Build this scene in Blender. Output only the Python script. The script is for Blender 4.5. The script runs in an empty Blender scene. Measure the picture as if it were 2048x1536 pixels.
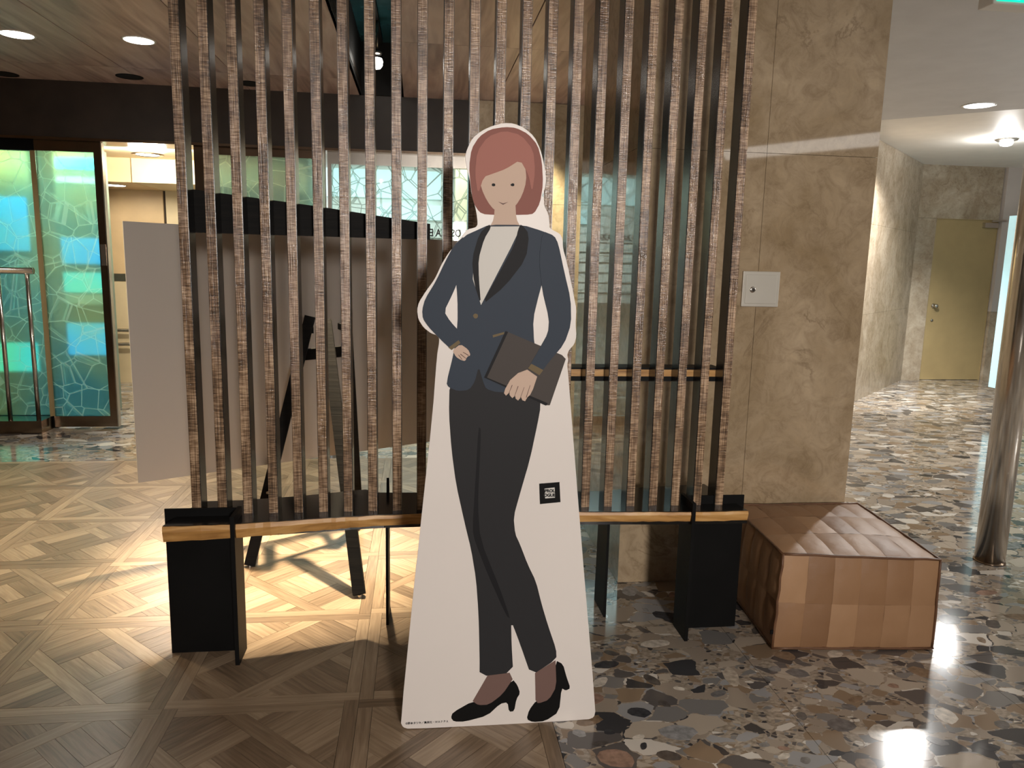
import bpy, math, random
from mathutils import Vector, Matrix
random.seed(7)
PI = math.pi
scene = bpy.context.scene
COL = scene.collection

# ------------------------------------------------------------------ camera, world, light, exposure
cam_data = bpy.data.cameras.new('camera')
cam = bpy.data.objects.new('camera', cam_data)
COL.objects.link(cam)
cam_data.sensor_width = 36.0
cam_data.lens = 1502.75 / 2048 * 36.0
cam_data.clip_start = 0.05
right = Vector((0.992321, -0.121697, 0.022097))
down = Vector((0.002071, -0.162277, -0.986743))
fwd = Vector((0.12367, 0.979212, -0.160779))
rot = Matrix((right, -down, -fwd)).transposed()
cam.matrix_world = Matrix.Translation((0, 0, 1.40)) @ rot.to_4x4()
scene.camera = cam

scene.view_settings.view_transform = 'Standard'
scene.view_settings.look = 'None'
scene.view_settings.gamma = 1.0
scene.view_settings.use_curve_mapping = False
scene.view_settings.exposure = 0.0

world = bpy.data.worlds.new('world')
scene.world = world
world.use_nodes = True
world.node_tree.nodes['Background'].inputs[0].default_value = (1.0, 0.9, 0.78, 1)
world.node_tree.nodes['Background'].inputs[1].default_value = 0.05


def spot(name, loc, target, watt, angle, blend=0.4, col=(1, 0.95, 0.88), size=0.05):
    d = bpy.data.lights.new(name, 'SPOT')
    d.energy = watt
    d.color = col
    d.spot_size = math.radians(angle)
    d.spot_blend = blend
    d.shadow_soft_size = size
    o = bpy.data.objects.new(name, d)
    COL.objects.link(o)
    o.location = loc
    o.rotation_euler = (Vector(target) - Vector(loc)).to_track_quat('-Z', 'Y').to_euler()
    return o


def area(name, loc, target, watt, sx, sy, col=(1, 0.95, 0.88)):
    d = bpy.data.lights.new(name, 'AREA')
    d.shape = 'RECTANGLE'
    d.size, d.size_y = sx, sy
    d.energy = watt
    d.color = col
    o = bpy.data.objects.new(name, d)
    COL.objects.link(o)
    o.location = loc
    o.rotation_euler = (Vector(target) - Vector(loc)).to_track_quat('-Z', 'Y').to_euler()
    return o


WARM = (1.0, 0.80, 0.54)
NEUT = (1.0, 0.92, 0.83)
COOL = (0.98, 0.97, 0.95)
# the shop front behind the photographer
spot('shop_front_light', (0.85, -3.2, 1.92), (0.42, 3.0, 0.78), 800, 58, 1.0, (1.0, 0.92, 0.85), 0.26)
# lobby spot in the ceiling slot and the two lit downlights
spot('track_spot_light', (-0.26, 4.01, 2.62), (-0.58, 3.46, 0), 1650, 41, 0.9, WARM, 0.03)
spot('wash_spot_light', (-1.95, 3.45, 2.62), (-1.60, 4.1, 0), 300, 82, 0.9, WARM, 0.05)
spot('downlight_a', (-2.34, 5.0, 2.62), (-2.34, 5.0, 0), 40, 140, 0.6, NEUT, 0.09)
spot('downlight_b', (-1.655, 4.98, 2.62), (-1.655, 4.98, 0), 40, 140, 0.6, NEUT, 0.09)
# beyond the sliding doors
spot('vestibule_light_a', (-2.42, 7.35, 2.24), (-1.6, 4.0, 0.2), 130, 100, 0.5, (1, 0.93, 0.82), 0.16)
area('vestibule_light_b', (-2.8, 6.9, 2.24), (-2.8, 8.6, 1.1), 90, 2.2, 0.3, (1, 0.92, 0.76))
area('vestibule_light_c', (-0.3, 8.2, 2.6), (-0.3, 8.4, 0), 85, 2.2, 1.2, (0.80, 0.93, 1.0))
spot('stone_wash_light', (0.86, 5.80, 2.62), (0.9, 6.2, 0.9), 190, 70, 0.6, (1, 0.85, 0.55), 0.04)
# corridor on the right
spot('corridor_light_a', (4.10, 5.34, 2.60), (4.0, 5.2, 0), 235, 150, 0.5, COOL, 0.05)
spot('corridor_wall_light', (4.42, 6.62, 2.62), (4.92, 7.68, 0.95), 720, 78, 0.9, COOL, 0.06)
pt = bpy.data.lights.new('corridor_light_b', 'POINT'); pt.energy = 50; pt.color = COOL; pt.shadow_soft_size = 0.06
po = bpy.data.objects.new('corridor_light_b', pt); COL.objects.link(po); po.location = (5.72, 7.02, 2.645)
p2 = bpy.data.lights.new('soffit_fill', 'POINT'); p2.energy = 135; p2.color = COOL; p2.shadow_soft_size = 0.15
q2 = bpy.data.objects.new('soffit_fill', p2); COL.objects.link(q2); q2.location = (5.6, 2.6, 1.9)  # unseen fill, added to brighten the soffit and floor
# lobby ceiling lights above and behind the photographer
for i, (x, y) in enumerate(((-1.6, 0.3), (-0.6, 0.3), (0.4, 0.3), (1.4, 0.3))):
    spot('lobby_downlight_' + 'abcde'[i], (x, y, 2.60), (x, y + 0.2, 0), 5, 172, 0.25, NEUT, 0.025)


# ------------------------------------------------------------------ helpers
WLOC = {}


def wloc(o):
    return WLOC.get(o.name, Vector((0, 0, 0))) if o else Vector((0, 0, 0))


def tag(o, label=None, cat=None, group=None, kind=None):
    if label: o['label'] = label
    if cat: o['category'] = cat
    if group: o['group'] = group
    if kind: o['kind'] = kind
    return o


def thing(name, loc, label, cat, group=None):
    o = bpy.data.objects.new(name, None)
    COL.objects.link(o)
    o.location = loc
    o.empty_display_size = 0.1
    WLOC[o.name] = Vector(loc)
    return tag(o, label, cat, group)


class MB:
    def __init__(s):
        s.v = []; s.f = []; s.uv = []; s.tone = []; s.col = []

    def add(s, vs, fs):
        n = len(s.v)
        s.v += [tuple(p) for p in vs]
        s.f += [tuple(i + n for i in f) for f in fs]
        return s

    def box(s, x0, y0, z0, x1, y1, z1):
        return s.add([(x0, y0, z0), (x1, y0, z0), (x1, y1, z0), (x0, y1, z0), (x0, y0, z1), (x1, y0, z1), (x1, y1, z1), (x0, y1, z1)],
                     [(3, 2, 1, 0), (4, 5, 6, 7), (0, 1, 5, 4), (1, 2, 6, 5), (2, 3, 7, 6), (3, 0, 4, 7)])

    def bbox(s, x0, y0, z0, x1, y1, z1, b=0.002):
        """box with chamfered vertical edges"""
        pts = [(x0 + b, y0), (x1 - b, y0), (x1, y0 + b), (x1, y1 - b), (x1 - b, y1), (x0 + b, y1), (x0, y1 - b), (x0, y0 + b)]
        return s.prism(pts, z0, z1)

    def prism(s, pts, z0, z1):
        n = len(pts)
        vs = [(x, y, z0) for x, y in pts] + [(x, y, z1) for x, y in pts]
        fs = [tuple(range(n - 1, -1, -1)), tuple(range(n, 2 * n))] + [(i, (i + 1) % n, n + (i + 1) % n, n + i) for i in range(n)]
        return s.add(vs, fs)

    def slab_xz(s, pts, y0, y1):
        """polygon in x,z (counter-clockwise seen from -y) extruded from y0 (front) to y1"""
        n = len(pts)
        vs = [(x, y0, z) for x, z in pts] + [(x, y1, z) for x, z in pts]
        fs = [tuple(range(n)), tuple(range(2 * n - 1, n - 1, -1))] + [(i, n + i, n + (i + 1) % n, (i + 1) % n) for i in range(n)]
        return s.add(vs, fs)

    def slab_yz(s, pts, x0, x1):
        n = len(pts)
        vs = [(x0, y, z) for y, z in pts] + [(x1, y, z) for y, z in pts]
        fs = [tuple(range(n - 1, -1, -1)), tuple(range(n, 2 * n))] + [(i, (i + 1) % n, n + (i + 1) % n, n + i) for i in range(n)]
        return s.add(vs, fs)

    def bar(s, a, b, w, d=None):
        """rectangular bar from a to b"""
        a = Vector(a); b = Vector(b); d = d or w
        t = (b - a).normalized()
        ref = Vector((0, 1, 0)) if abs(t.y) < 0.9 else Vector((1, 0, 0))
        u = t.cross(ref).normalized(); v = u.cross(t).normalized()
        vs = []
        for p in (a, b):
            for su, sv in ((-1, -1), (1, -1), (1, 1), (-1, 1)):
                vs.append(p + u * su * w / 2 + v * sv * d / 2)
        return s.add(vs, [(3, 2, 1, 0), (4, 5, 6, 7), (0, 1, 5, 4), (1, 2, 6, 5), (2, 3, 7, 6), (3, 0, 4, 7)])

    def lathe(s, prof, c=(0, 0, 0), n=32, axis='z'):
        """profile of (r, h) turned about an axis through c"""
        vs = []
        for r, h in prof:
            for i in range(n):
                a = 2 * PI * i / n
                p = (r * math.cos(a), r * math.sin(a), h)
                if axis == 'y': p = (p[0], h, p[1])
                if axis == 'x': p = (h, p[0], p[1])
                vs.append((p[0] + c[0], p[1] + c[1], p[2] + c[2]))
        fs = []
        for k in range(len(prof) - 1):
            for i in range(n):
                j = (i + 1) % n
                fs.append((k * n + i, k * n + j, (k + 1) * n + j, (k + 1) * n + i))
        fs.append(tuple(range(n - 1, -1, -1)))
        fs.append(tuple(range((len(prof) - 1) * n, len(prof) * n)))
        return s.add(vs, fs)

    def tube(s, pts, r, n=8, closed=False):
        pts = [Vector(p) for p in pts]
        m = len(pts); vs = []
        for k, p in enumerate(pts):
            if closed: t = pts[(k + 1) % m] - pts[k - 1]
            else: t = pts[min(k + 1, m - 1)] - pts[max(k - 1, 0)]
            t.normalize()
            ref = Vector((0, 0, 1)) if abs(t.z) < 0.9 else Vector((1, 0, 0))
            u = t.cross(ref).normalized(); v = u.cross(t)
            for i in range(n):
                a = 2 * PI * i / n
                vs.append(p + u * r * math.cos(a) + v * r * math.sin(a))
        fs = []
        for k in range(m if closed else m - 1):
            k2 = (k + 1) % m
            for i in range(n):
                j = (i + 1) % n
                fs.append((k * n + i, k * n + j, k2 * n + j, k2 * n + i))
        if not closed:
            fs += [tuple(range(n - 1, -1, -1)), tuple(range((m - 1) * n, m * n))]
        return s.add(vs, fs)

    def obj(s, name, mat, parent=None, smooth=False, org=None, bevel=0):
        """vertices are world coordinates; they are stored relative to org (or to the parent's origin)"""
        base = wloc(parent)
        o0 = Vector(org) if org is not None else base
        me = bpy.data.meshes.new(name)
        me.from_pydata([(v[0] - o0.x, v[1] - o0.y, v[2] - o0.z) for v in s.v], [], s.f)
        if s.uv:
            lay = me.uv_layers.new(name='UVMap')
            k = 0
            for uvs in s.uv:
                for q in uvs:
                    lay.data[k].uv = q; k += 1
        if s.tone:
            at = me.attributes.new('tone', 'FLOAT', 'FACE')
            at.data.foreach_set('value', s.tone)
        if s.col:
            at = me.attributes.new('tint', 'FLOAT_COLOR', 'FACE')
            at.data.foreach_set('color', [c for q in s.col for c in q])
        me.materials.append(mat)
        me.validate()
        me.update()
        if smooth:
            me.shade_smooth()
        o = bpy.data.objects.new(name, me)
        COL.objects.link(o)
        if parent: o.parent = parent
        o.location = o0 - base
        WLOC[o.name] = o0.copy()
        if bevel:
            b = o.modifiers.new('bevel', 'BEVEL')
            b.width = bevel; b.segments = 2; b.limit_method = 'ANGLE'
        return o


def text_mesh(name, body, size, mat, parent, loc, rotx=PI / 2, rotz=0, extrude=0.0003, align='CENTER', spacing=1.0, bold=0.0, xscale=1.0):
    cu = bpy.data.curves.new(name, 'FONT')
    cu.body = body; cu.size = size; cu.extrude = extrude
    cu.align_x = align; cu.align_y = 'CENTER'; cu.space_character = spacing
    cu.resolution_u = 3; cu.fill_mode = 'BOTH'; cu.offset = bold
    tmp = bpy.data.objects.new(name, cu)
    COL.objects.link(tmp)
    bpy.context.view_layer.update()
    me = bpy.data.meshes.new_from_object(tmp.evaluated_get(bpy.context.evaluated_depsgraph_get()))
    COL.objects.unlink(tmp)
    bpy.data.objects.remove(tmp)
    me.materials.clear(); me.materials.append(mat)
    me.transform(Matrix.Diagonal((xscale, 1, 1, 1)))
    me.transform(Matrix.Rotation(rotz, 4, 'Z') @ Matrix.Rotation(rotx, 4, 'X'))
    o = bpy.data.objects.new(name, me)
    COL.objects.link(o)
    if parent: o.parent = parent
    o.location = Vector(loc) - wloc(parent)
    WLOC[o.name] = Vector(loc)
    return o


def dup(o, parent, loc):
    c = o.copy()
    COL.objects.link(c)
    c.parent = parent
    c.location = Vector(loc)
    return c


# ------------------------------------------------------------------ materials
def new_mat(name):
    m = bpy.data.materials.new(name)
    m.use_nodes = True
    nt = m.node_tree
    b = nt.nodes['Principled BSDF']
    return m, nt, b


def N(nt, typ, **kw):
    n = nt.nodes.new(typ)
    for k, v in kw.items():
        if k.startswith('i_'):
            n.inputs[k[2:].replace('_', ' ')].default_value = v
        else:
            setattr(n, k, v)
    return n


def ramp(nt, stops, interp='LINEAR'):
    r = nt.nodes.new('ShaderNodeValToRGB')
    r.color_ramp.interpolation = interp
    e = r.color_ramp.elements
    while len(e) < len(stops): e.new(0.5)
    for k, (p, c) in enumerate(stops):
        e[k].position = p
        e[k].color = (c[0], c[1], c[2], 1) if len(c) == 3 else c
    return r


def coords(nt, scale=(1, 1, 1), kind='Object', loc=(0, 0, 0), rotation=(0, 0, 0)):
    t = nt.nodes.new('ShaderNodeTexCoord')
    mp = nt.nodes.new('ShaderNodeMapping')
    mp.inputs['Scale'].default_value = scale
    mp.inputs['Location'].default_value = loc
    mp.inputs['Rotation'].default_value = rotation
    nt.links.new(t.outputs[kind], mp.inputs[0])
    return mp.outputs[0]


def plain(name, col, rough=0.5, metal=0.0, var=0.12, scale=6.0, bump=0.0, coat=0.0, spec=0.5):
    m, nt, b = new_mat(name)
    v = coords(nt)
    nz = N(nt, 'ShaderNodeTexNoise', i_Scale=scale, i_Detail=5.0)
    nt.links.new(v, nz.inputs['Vector'])
    r = ramp(nt, [(0.3, [c * (1 - var) for c in col]), (0.7, [min(1, c * (1 + var)) for c in col])])
    nt.links.new(nz.outputs[0], r.inputs[0])
    nt.links.new(r.outputs[0], b.inputs['Base Color'])
    b.inputs['Roughness'].default_value = rough
    b.inputs['Metallic'].default_value = metal
    b.inputs['Specular IOR Level'].default_value = spec
    b.inputs['Coat Weight'].default_value = coat
    if bump:
        bp = N(nt, 'ShaderNodeBump', i_Strength=bump, i_Distance=0.002)
        n2 = N(nt, 'ShaderNodeTexNoise', i_Scale=scale * 20, i_Detail=3.0)
        nt.links.new(v, n2.inputs['Vector'])
        nt.links.new(n2.outputs[0], bp.inputs['Height'])
        nt.links.new(bp.outputs[0], b.inputs['Normal'])
    return m


def emit(name, col, strength):
    m, nt, b = new_mat(name)
    b.inputs['Base Color'].default_value = (*col, 1)
    b.inputs['Emission Color'].default_value = (*col, 1)
    b.inputs['Emission Strength'].default_value = strength
    return m


def mat_parquet():
    m, nt, b = new_mat('parquet')
    uv = coords(nt, (6, 90, 1), 'UV')
    n1 = N(nt, 'ShaderNodeTexNoise', i_Scale=1.0, i_Detail=6.0, i_Distortion=0.6)
    nt.links.new(uv, n1.inputs['Vector'])
    at = N(nt, 'ShaderNodeAttribute', attribute_name='tone')
    mx = N(nt, 'ShaderNodeMath', operation='MULTIPLY_ADD')
    nt.links.new(at.outputs['Fac'], mx.inputs[0]); mx.inputs[1].default_value = 0.42
    m2 = N(nt, 'ShaderNodeMath', operation='MULTIPLY_ADD')
    nt.links.new(n1.outputs[0], m2.inputs[0]); m2.inputs[1].default_value = 0.75; m2.inputs[2].default_value = -0.08
    nt.links.new(m2.outputs[0], mx.inputs[2])
    r = ramp(nt, [(0.12, (0.095, 0.062, 0.036)), (0.45, (0.235, 0.165, 0.105)), (0.8, (0.40, 0.30, 0.20))])
    nt.links.new(mx.outputs[0], r.inputs[0])
    nt.links.new(r.outputs[0], b.inputs['Base Color'])
    b.inputs['Roughness'].default_value = 0.34
    bp = N(nt, 'ShaderNodeBump', i_Strength=0.25, i_Distance=0.0012)
    nt.links.new(n1.outputs[0], bp.inputs['Height'])
    nt.links.new(bp.outputs[0], b.inputs['Normal'])
    return m


def mat_terrazzo():
    m, nt, b = new_mat('terrazzo')
    v = coords(nt, (0.8, 1.15, 1), rotation=(0, 0, 0.5))
    nz = N(nt, 'ShaderNodeTexNoise', i_Scale=9.0, i_Detail=3.0)
    nt.links.new(v, nz.inputs['Vector'])
    wv = N(nt, 'ShaderNodeVectorMath', operation='MULTIPLY_ADD')
    nt.links.new(nz.outputs['Color'], wv.inputs[0]); wv.inputs[1].default_value = (0.06, 0.06, 0.0)
    nt.links.new(v, wv.inputs[2])
    stones = [(0.0, (0.045, 0.044, 0.046)), (0.10, (0.10, 0.09, 0.085)), (0.22, (0.24, 0.17, 0.11)), (0.36, (0.31, 0.255, 0.20)),
              (0.52, (0.19, 0.18, 0.17)), (0.64, (0.42, 0.355, 0.28)), (0.80, (0.30, 0.295, 0.29)), (0.93, (0.62, 0.57, 0.50))]
    cement = ramp(nt, [(0.3, (0.19, 0.15, 0.11)), (0.7, (0.42, 0.355, 0.28))])
    nf = N(nt, 'ShaderNodeTexNoise', i_Scale=70.0, i_Detail=4.0)
    nt.links.new(v, nf.inputs['Vector'])
    nt.links.new(nf.outputs[0], cement.inputs[0])
    cur = cement.outputs[0]
    for sc, thr in ((60.0, 0.10), (22.0, 0.06), (11.0, 0.035)):
        vo = N(nt, 'ShaderNodeTexVoronoi', voronoi_dimensions='2D', i_Scale=sc, i_Randomness=1.0)
        ve = N(nt, 'ShaderNodeTexVoronoi', voronoi_dimensions='2D', feature='DISTANCE_TO_EDGE', i_Scale=sc, i_Randomness=1.0)
        nt.links.new(wv.outputs[0], vo.inputs['Vector']); nt.links.new(wv.outputs[0], ve.inputs['Vector'])
        sep = N(nt, 'ShaderNodeSeparateColor')
        nt.links.new(vo.outputs['Color'], sep.inputs[0])
        rc = ramp(nt, stones, 'CONSTANT')
        nt.links.new(sep.outputs[0], rc.inputs[0])
        gt = N(nt, 'ShaderNodeMath', operation='GREATER_THAN')
        nt.links.new(ve.outputs['Distance'], gt.inputs[0]); gt.inputs[1].default_value = thr
        keep = N(nt, 'ShaderNodeMath', operation='GREATER_THAN')
        nt.links.new(sep.outputs[1], keep.inputs[0]); keep.inputs[1].default_value = 0.45 if sc > 15 else 0.55
        mu = N(nt, 'ShaderNodeMath', operation='MULTIPLY')
        nt.links.new(gt.outputs[0], mu.inputs[0]); nt.links.new(keep.outputs[0], mu.inputs[1])
        mix = N(nt, 'ShaderNodeMix', data_type='RGBA')
        nt.links.new(mu.outputs[0], mix.inputs['Factor'])
        nt.links.new(cur, mix.inputs['A']); nt.links.new(rc.outputs[0], mix.inputs['B'])
        cur = mix.outputs['Result']
    nt.links.new(cur, b.inputs['Base Color'])
    b.inputs['Roughness'].default_value = 0.10
    return m


def mat_stone_inlay():
    m, nt, b = new_mat('terrazzo_pebble')
    at = N(nt, 'ShaderNodeAttribute', attribute_name='tint')
    v = coords(nt)
    nz = N(nt, 'ShaderNodeTexNoise', i_Scale=45.0, i_Detail=6.0)
    nt.links.new(v, nz.inputs['Vector'])
    r = ramp(nt, [(0.3, (0.65, 0.65, 0.65)), (0.7, (1.25, 1.25, 1.25))])
    nt.links.new(nz.outputs[0], r.inputs[0])
    mx = N(nt, 'ShaderNodeMix', data_type='RGBA', blend_type='MULTIPLY')
    mx.inputs['Factor'].default_value = 1
    nt.links.new(at.outputs['Color'], mx.inputs['A']); nt.links.new(r.outputs[0], mx.inputs['B'])
    nt.links.new(mx.outputs['Result'], b.inputs['Base Color'])
    b.inputs['Roughness'].default_value = 0.10
    return m


def mat_marble(name, lo, hi, vein, rough=0.09, scale=1.0, ior=1.5):
    m, nt, b = new_mat(name)
    v = coords(nt, (scale, scale, scale))
    n1 = N(nt, 'ShaderNodeTexNoise', i_Scale=2.6, i_Detail=9.0, i_Roughness=0.62, i_Distortion=0.8)
    nt.links.new(v, n1.inputs['Vector'])
    r = ramp(nt, [(0.32, lo), (0.68, hi)])
    nt.links.new(n1.outputs[0], r.inputs[0])
    n2 = N(nt, 'ShaderNodeTexNoise', i_Scale=2.7, i_Detail=9.0, i_Roughness=0.6, i_Distortion=0.5)
    nt.links.new(v, n2.inputs['Vector'])
    r2 = ramp(nt, [(0.482, (0, 0, 0)), (0.5, (1, 1, 1)), (0.514, (0, 0, 0))])
    nt.links.new(n2.outputs[0], r2.inputs[0])
    n3 = N(nt, 'ShaderNodeTexNoise', i_Scale=5.0, i_Detail=2.0)
    nt.links.new(v, n3.inputs['Vector'])
    r3 = ramp(nt, [(0.48, (0, 0, 0)), (0.66, (0.5, 0.5, 0.5))])
    nt.links.new(n3.outputs[0], r3.inputs[0])
    mu = N(nt, 'ShaderNodeMath', operation='MULTIPLY')
    nt.links.new(r2.outputs[0], mu.inputs[0]); nt.links.new(r3.outputs[0], mu.inputs[1])
    n4 = N(nt, 'ShaderNodeTexNoise', i_Scale=11.0, i_Detail=10.0, i_Roughness=0.72, i_Distortion=1.2)
    nt.links.new(v, n4.inputs['Vector'])
    r4 = ramp(nt, [(0.32, (0.76, 0.73, 0.70)), (0.52, (1.0, 1.0, 1.0)), (0.7, (1.12, 1.11, 1.09))])
    nt.links.new(n4.outputs[0], r4.inputs[0])
    mm = N(nt, 'ShaderNodeMix', data_type='RGBA', blend_type='MULTIPLY')
    mm.inputs['Factor'].default_value = 1.0
    nt.links.new(r.outputs[0], mm.inputs['A']); nt.links.new(r4.outputs[0], mm.inputs['B'])
    mx = N(nt, 'ShaderNodeMix', data_type='RGBA')
    nt.links.new(mu.outputs[0], mx.inputs['Factor'])
    nt.links.new(mm.outputs['Result'], mx.inputs['A'])
    mx.inputs['B'].default_value = (*vein, 1)
    nt.links.new(mx.outputs['Result'], b.inputs['Base Color'])
    b.inputs['Roughness'].default_value = rough
    b.inputs['IOR'].default_value = ior
    return m


def mat_slat_face():
    m, nt, b = new_mat('woven_wood_laminate')
    oi = N(nt, 'ShaderNodeObjectInfo')
    tc = N(nt, 'ShaderNodeTexCoord')
    off = N(nt, 'ShaderNodeVectorMath', operation='MULTIPLY_ADD')
    cb = N(nt, 'ShaderNodeCombineXYZ')
    for k in range(3): nt.links.new(oi.outputs['Random'], cb.inputs[k])
    nt.links.new(cb.outputs[0], off.inputs[0]); off.inputs[1].default_value = (3, 3, 17)
    nt.links.new(tc.outputs['Object'], off.inputs[2])

    def nse(sc, detail):
        mp = N(nt, 'ShaderNodeMapping')
        mp.inputs['Scale'].default_value = sc
        nt.links.new(off.outputs[0], mp.inputs[0])
        n = N(nt, 'ShaderNodeTexNoise', i_Scale=1.0, i_Detail=detail)
        nt.links.new(mp.outputs[0], n.inputs['Vector'])
        return n
    a = nse((420, 20, 7), 3.0)
    c = nse((30, 20, 300), 3.0)
    d = nse((20, 5, 9), 3.0)
    s1 = N(nt, 'ShaderNodeMath', operation='ADD')
    nt.links.new(a.outputs[0], s1.inputs[0]); nt.links.new(c.outputs[0], s1.inputs[1])
    s2 = N(nt, 'ShaderNodeMath', operation='MULTIPLY_ADD')
    nt.links.new(d.outputs[0], s2.inputs[0]); s2.inputs[1].default_value = 0.9
    nt.links.new(s1.outputs[0], s2.inputs[2])
    r = ramp(nt, [(0.40, (0.055, 0.034, 0.019)), (0.5, (0.21, 0.13, 0.075)), (0.61, (0.54, 0.375, 0.235))])
    sc = N(nt, 'ShaderNodeMath', operation='MULTIPLY')
    nt.links.new(s2.outputs[0], sc.inputs[0]); sc.inputs[1].default_value = 0.345
    nt.links.new(sc.outputs[0], r.inputs[0])
    nt.links.new(r.outputs[0], b.inputs['Base Color'])
    b.inputs['Roughness'].default_value = 0.15
    b.inputs['IOR'].default_value = 1.6
    bp = N(nt, 'ShaderNodeBump', i_Strength=0.8, i_Distance=0.0012)
    nt.links.new(s1.outputs[0], bp.inputs['Height'])
    nt.links.new(bp.outputs[0], b.inputs['Normal'])
    return m


def mat_wood(name, stops, scale, rough, bump=0.15, distort=1.0, spec=0.5):
    m, nt, b = new_mat(name)
    b.inputs['Specular IOR Level'].default_value = spec
    v = coords(nt, scale)
    n1 = N(nt, 'ShaderNodeTexNoise', i_Scale=1.0, i_Detail=7.0, i_Distortion=distort)
    nt.links.new(v, n1.inputs['Vector'])
    oi = N(nt, 'ShaderNodeObjectInfo')
    ad = N(nt, 'ShaderNodeMath', operation='MULTIPLY_ADD')
    nt.links.new(oi.outputs['Random'], ad.inputs[0]); ad.inputs[1].default_value = 0.06
    nt.links.new(n1.outputs[0], ad.inputs[2])
    r = ramp(nt, stops)
    nt.links.new(ad.outputs[0], r.inputs[0])
    nt.links.new(r.outputs[0], b.inputs['Base Color'])
    b.inputs['Roughness'].default_value = rough
    bp = N(nt, 'ShaderNodeBump', i_Strength=bump, i_Distance=0.002)
    nt.links.new(n1.outputs[0], bp.inputs['Height'])
    nt.links.new(bp.outputs[0], b.inputs['Normal'])
    return m


def mat_film_glass(name, stops, lines, line_col, line_w, haze=0.12, hue_scale=1.7, line_scale=7.0, blur=0.0):
    """tinted film on glass: hue patches and a scratched web of straight lines"""
    m, nt, b = new_mat(name)
    nt.nodes.remove(b)
    out = nt.nodes['Material Output']
    v = coords(nt)
    hz = N(nt, 'ShaderNodeTexNoise', i_Scale=hue_scale, i_Detail=1.5)
    nt.links.new(v, hz.inputs['Vector'])
    r = ramp(nt, stops)
    nt.links.new(hz.outputs[0], r.inputs[0])
    fac = None
    for sc in (line_scale, line_scale * 1.9):
        vr = N(nt, 'ShaderNodeTexVoronoi', feature='DISTANCE_TO_EDGE', i_Scale=sc, i_Randomness=1.0)
        nt.links.new(v, vr.inputs['Vector'])
        lt = N(nt, 'ShaderNodeMath', operation='LESS_THAN')
        nt.links.new(vr.outputs['Distance'], lt.inputs[0]); lt.inputs[1].default_value = line_w * sc / line_scale
        if fac is None: fac = lt.outputs[0]
        else:
            mxm = N(nt, 'ShaderNodeMath', operation='MAXIMUM')
            nt.links.new(fac, mxm.inputs[0]); nt.links.new(lt.outputs[0], mxm.inputs[1]); fac = mxm.outputs[0]
    tr = N(nt, 'ShaderNodeBsdfTransparent')
    nt.links.new(r.outputs[0], tr.inputs[0])
    if blur:
        tr = N(nt, 'ShaderNodeBsdfRefraction', i_Roughness=blur, i_IOR=1.12)
        nt.links.new(r.outputs[0], tr.inputs['Color'])
    hzb = N(nt, 'ShaderNodeBsdfTranslucent')
    nt.links.new(r.outputs[0], hzb.inputs[0])
    mh = N(nt, 'ShaderNodeMixShader'); mh.inputs[0].default_value = haze
    nt.links.new(tr.outputs[0], mh.inputs[1]); nt.links.new(hzb.outputs[0], mh.inputs[2])
    ln = N(nt, 'ShaderNodeBsdfTranslucent'); ln.inputs[0].default_value = (*line_col, 1)
    ld = N(nt, 'ShaderNodeBsdfDiffuse'); ld.inputs[0].default_value = (*line_col, 1)
    la = N(nt, 'ShaderNodeAddShader')
    nt.links.new(ln.outputs[0], la.inputs[0]); nt.links.new(ld.outputs[0], la.inputs[1])
    lm = N(nt, 'ShaderNodeMath', operation='MULTIPLY')
    nt.links.new(fac, lm.inputs[0]); lm.inputs[1].default_value = lines
    ml = N(nt, 'ShaderNodeMixShader')
    nt.links.new(lm.outputs[0], ml.inputs[0])
    nt.links.new(mh.outputs[0], ml.inputs[1]); nt.links.new(la.outputs[0], ml.inputs[2])
    gl = N(nt, 'ShaderNodeBsdfGlossy'); gl.inputs['Roughness'].default_value = 0.03
    fr = N(nt, 'ShaderNodeFresnel', i_IOR=1.45)
    mg = N(nt, 'ShaderNodeMixShader')
    nt.links.new(fr.outputs[0], mg.inputs[0])
    nt.links.new(ml.outputs[0], mg.inputs[1]); nt.links.new(gl.outputs[0], mg.inputs[2])
    nt.links.new(mg.outputs[0], out.inputs[0])
    return m


def mat_leather():
    m, nt, b = new_mat('tan_leather')
    at = N(nt, 'ShaderNodeAttribute', attribute_name='tone')
    v = coords(nt)
    nz = N(nt, 'ShaderNodeTexNoise', i_Scale=6.0, i_Detail=5.0)
    nt.links.new(v, nz.inputs['Vector'])
    ad = N(nt, 'ShaderNodeMath', operation='MULTIPLY_ADD')
    nt.links.new(nz.outputs[0], ad.inputs[0]); ad.inputs[1].default_value = 0.35
    nt.links.new(at.outputs['Fac'], ad.inputs[2])
    r = ramp(nt, [(0.1, (0.17, 0.085, 0.04)), (0.6, (0.28, 0.152, 0.075)), (1.2, (0.40, 0.235, 0.125))])
    nt.links.new(ad.outputs[0], r.inputs[0])
    nt.links.new(r.outputs[0], b.inputs['Base Color'])
    b.inputs['Roughness'].default_value = 0.50
    b.inputs['Specular IOR Level'].default_value = 0.4
    n2 = N(nt, 'ShaderNodeTexNoise', i_Scale=14.0, i_Detail=6.0)
    nt.links.new(v, n2.inputs['Vector'])
    bp = N(nt, 'ShaderNodeBump', i_Strength=0.35, i_Distance=0.01)
    nt.links.new(n2.outputs[0], bp.inputs['Height'])
    nt.links.new(bp.outputs[0], b.inputs['Normal'])
    return m


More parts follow.
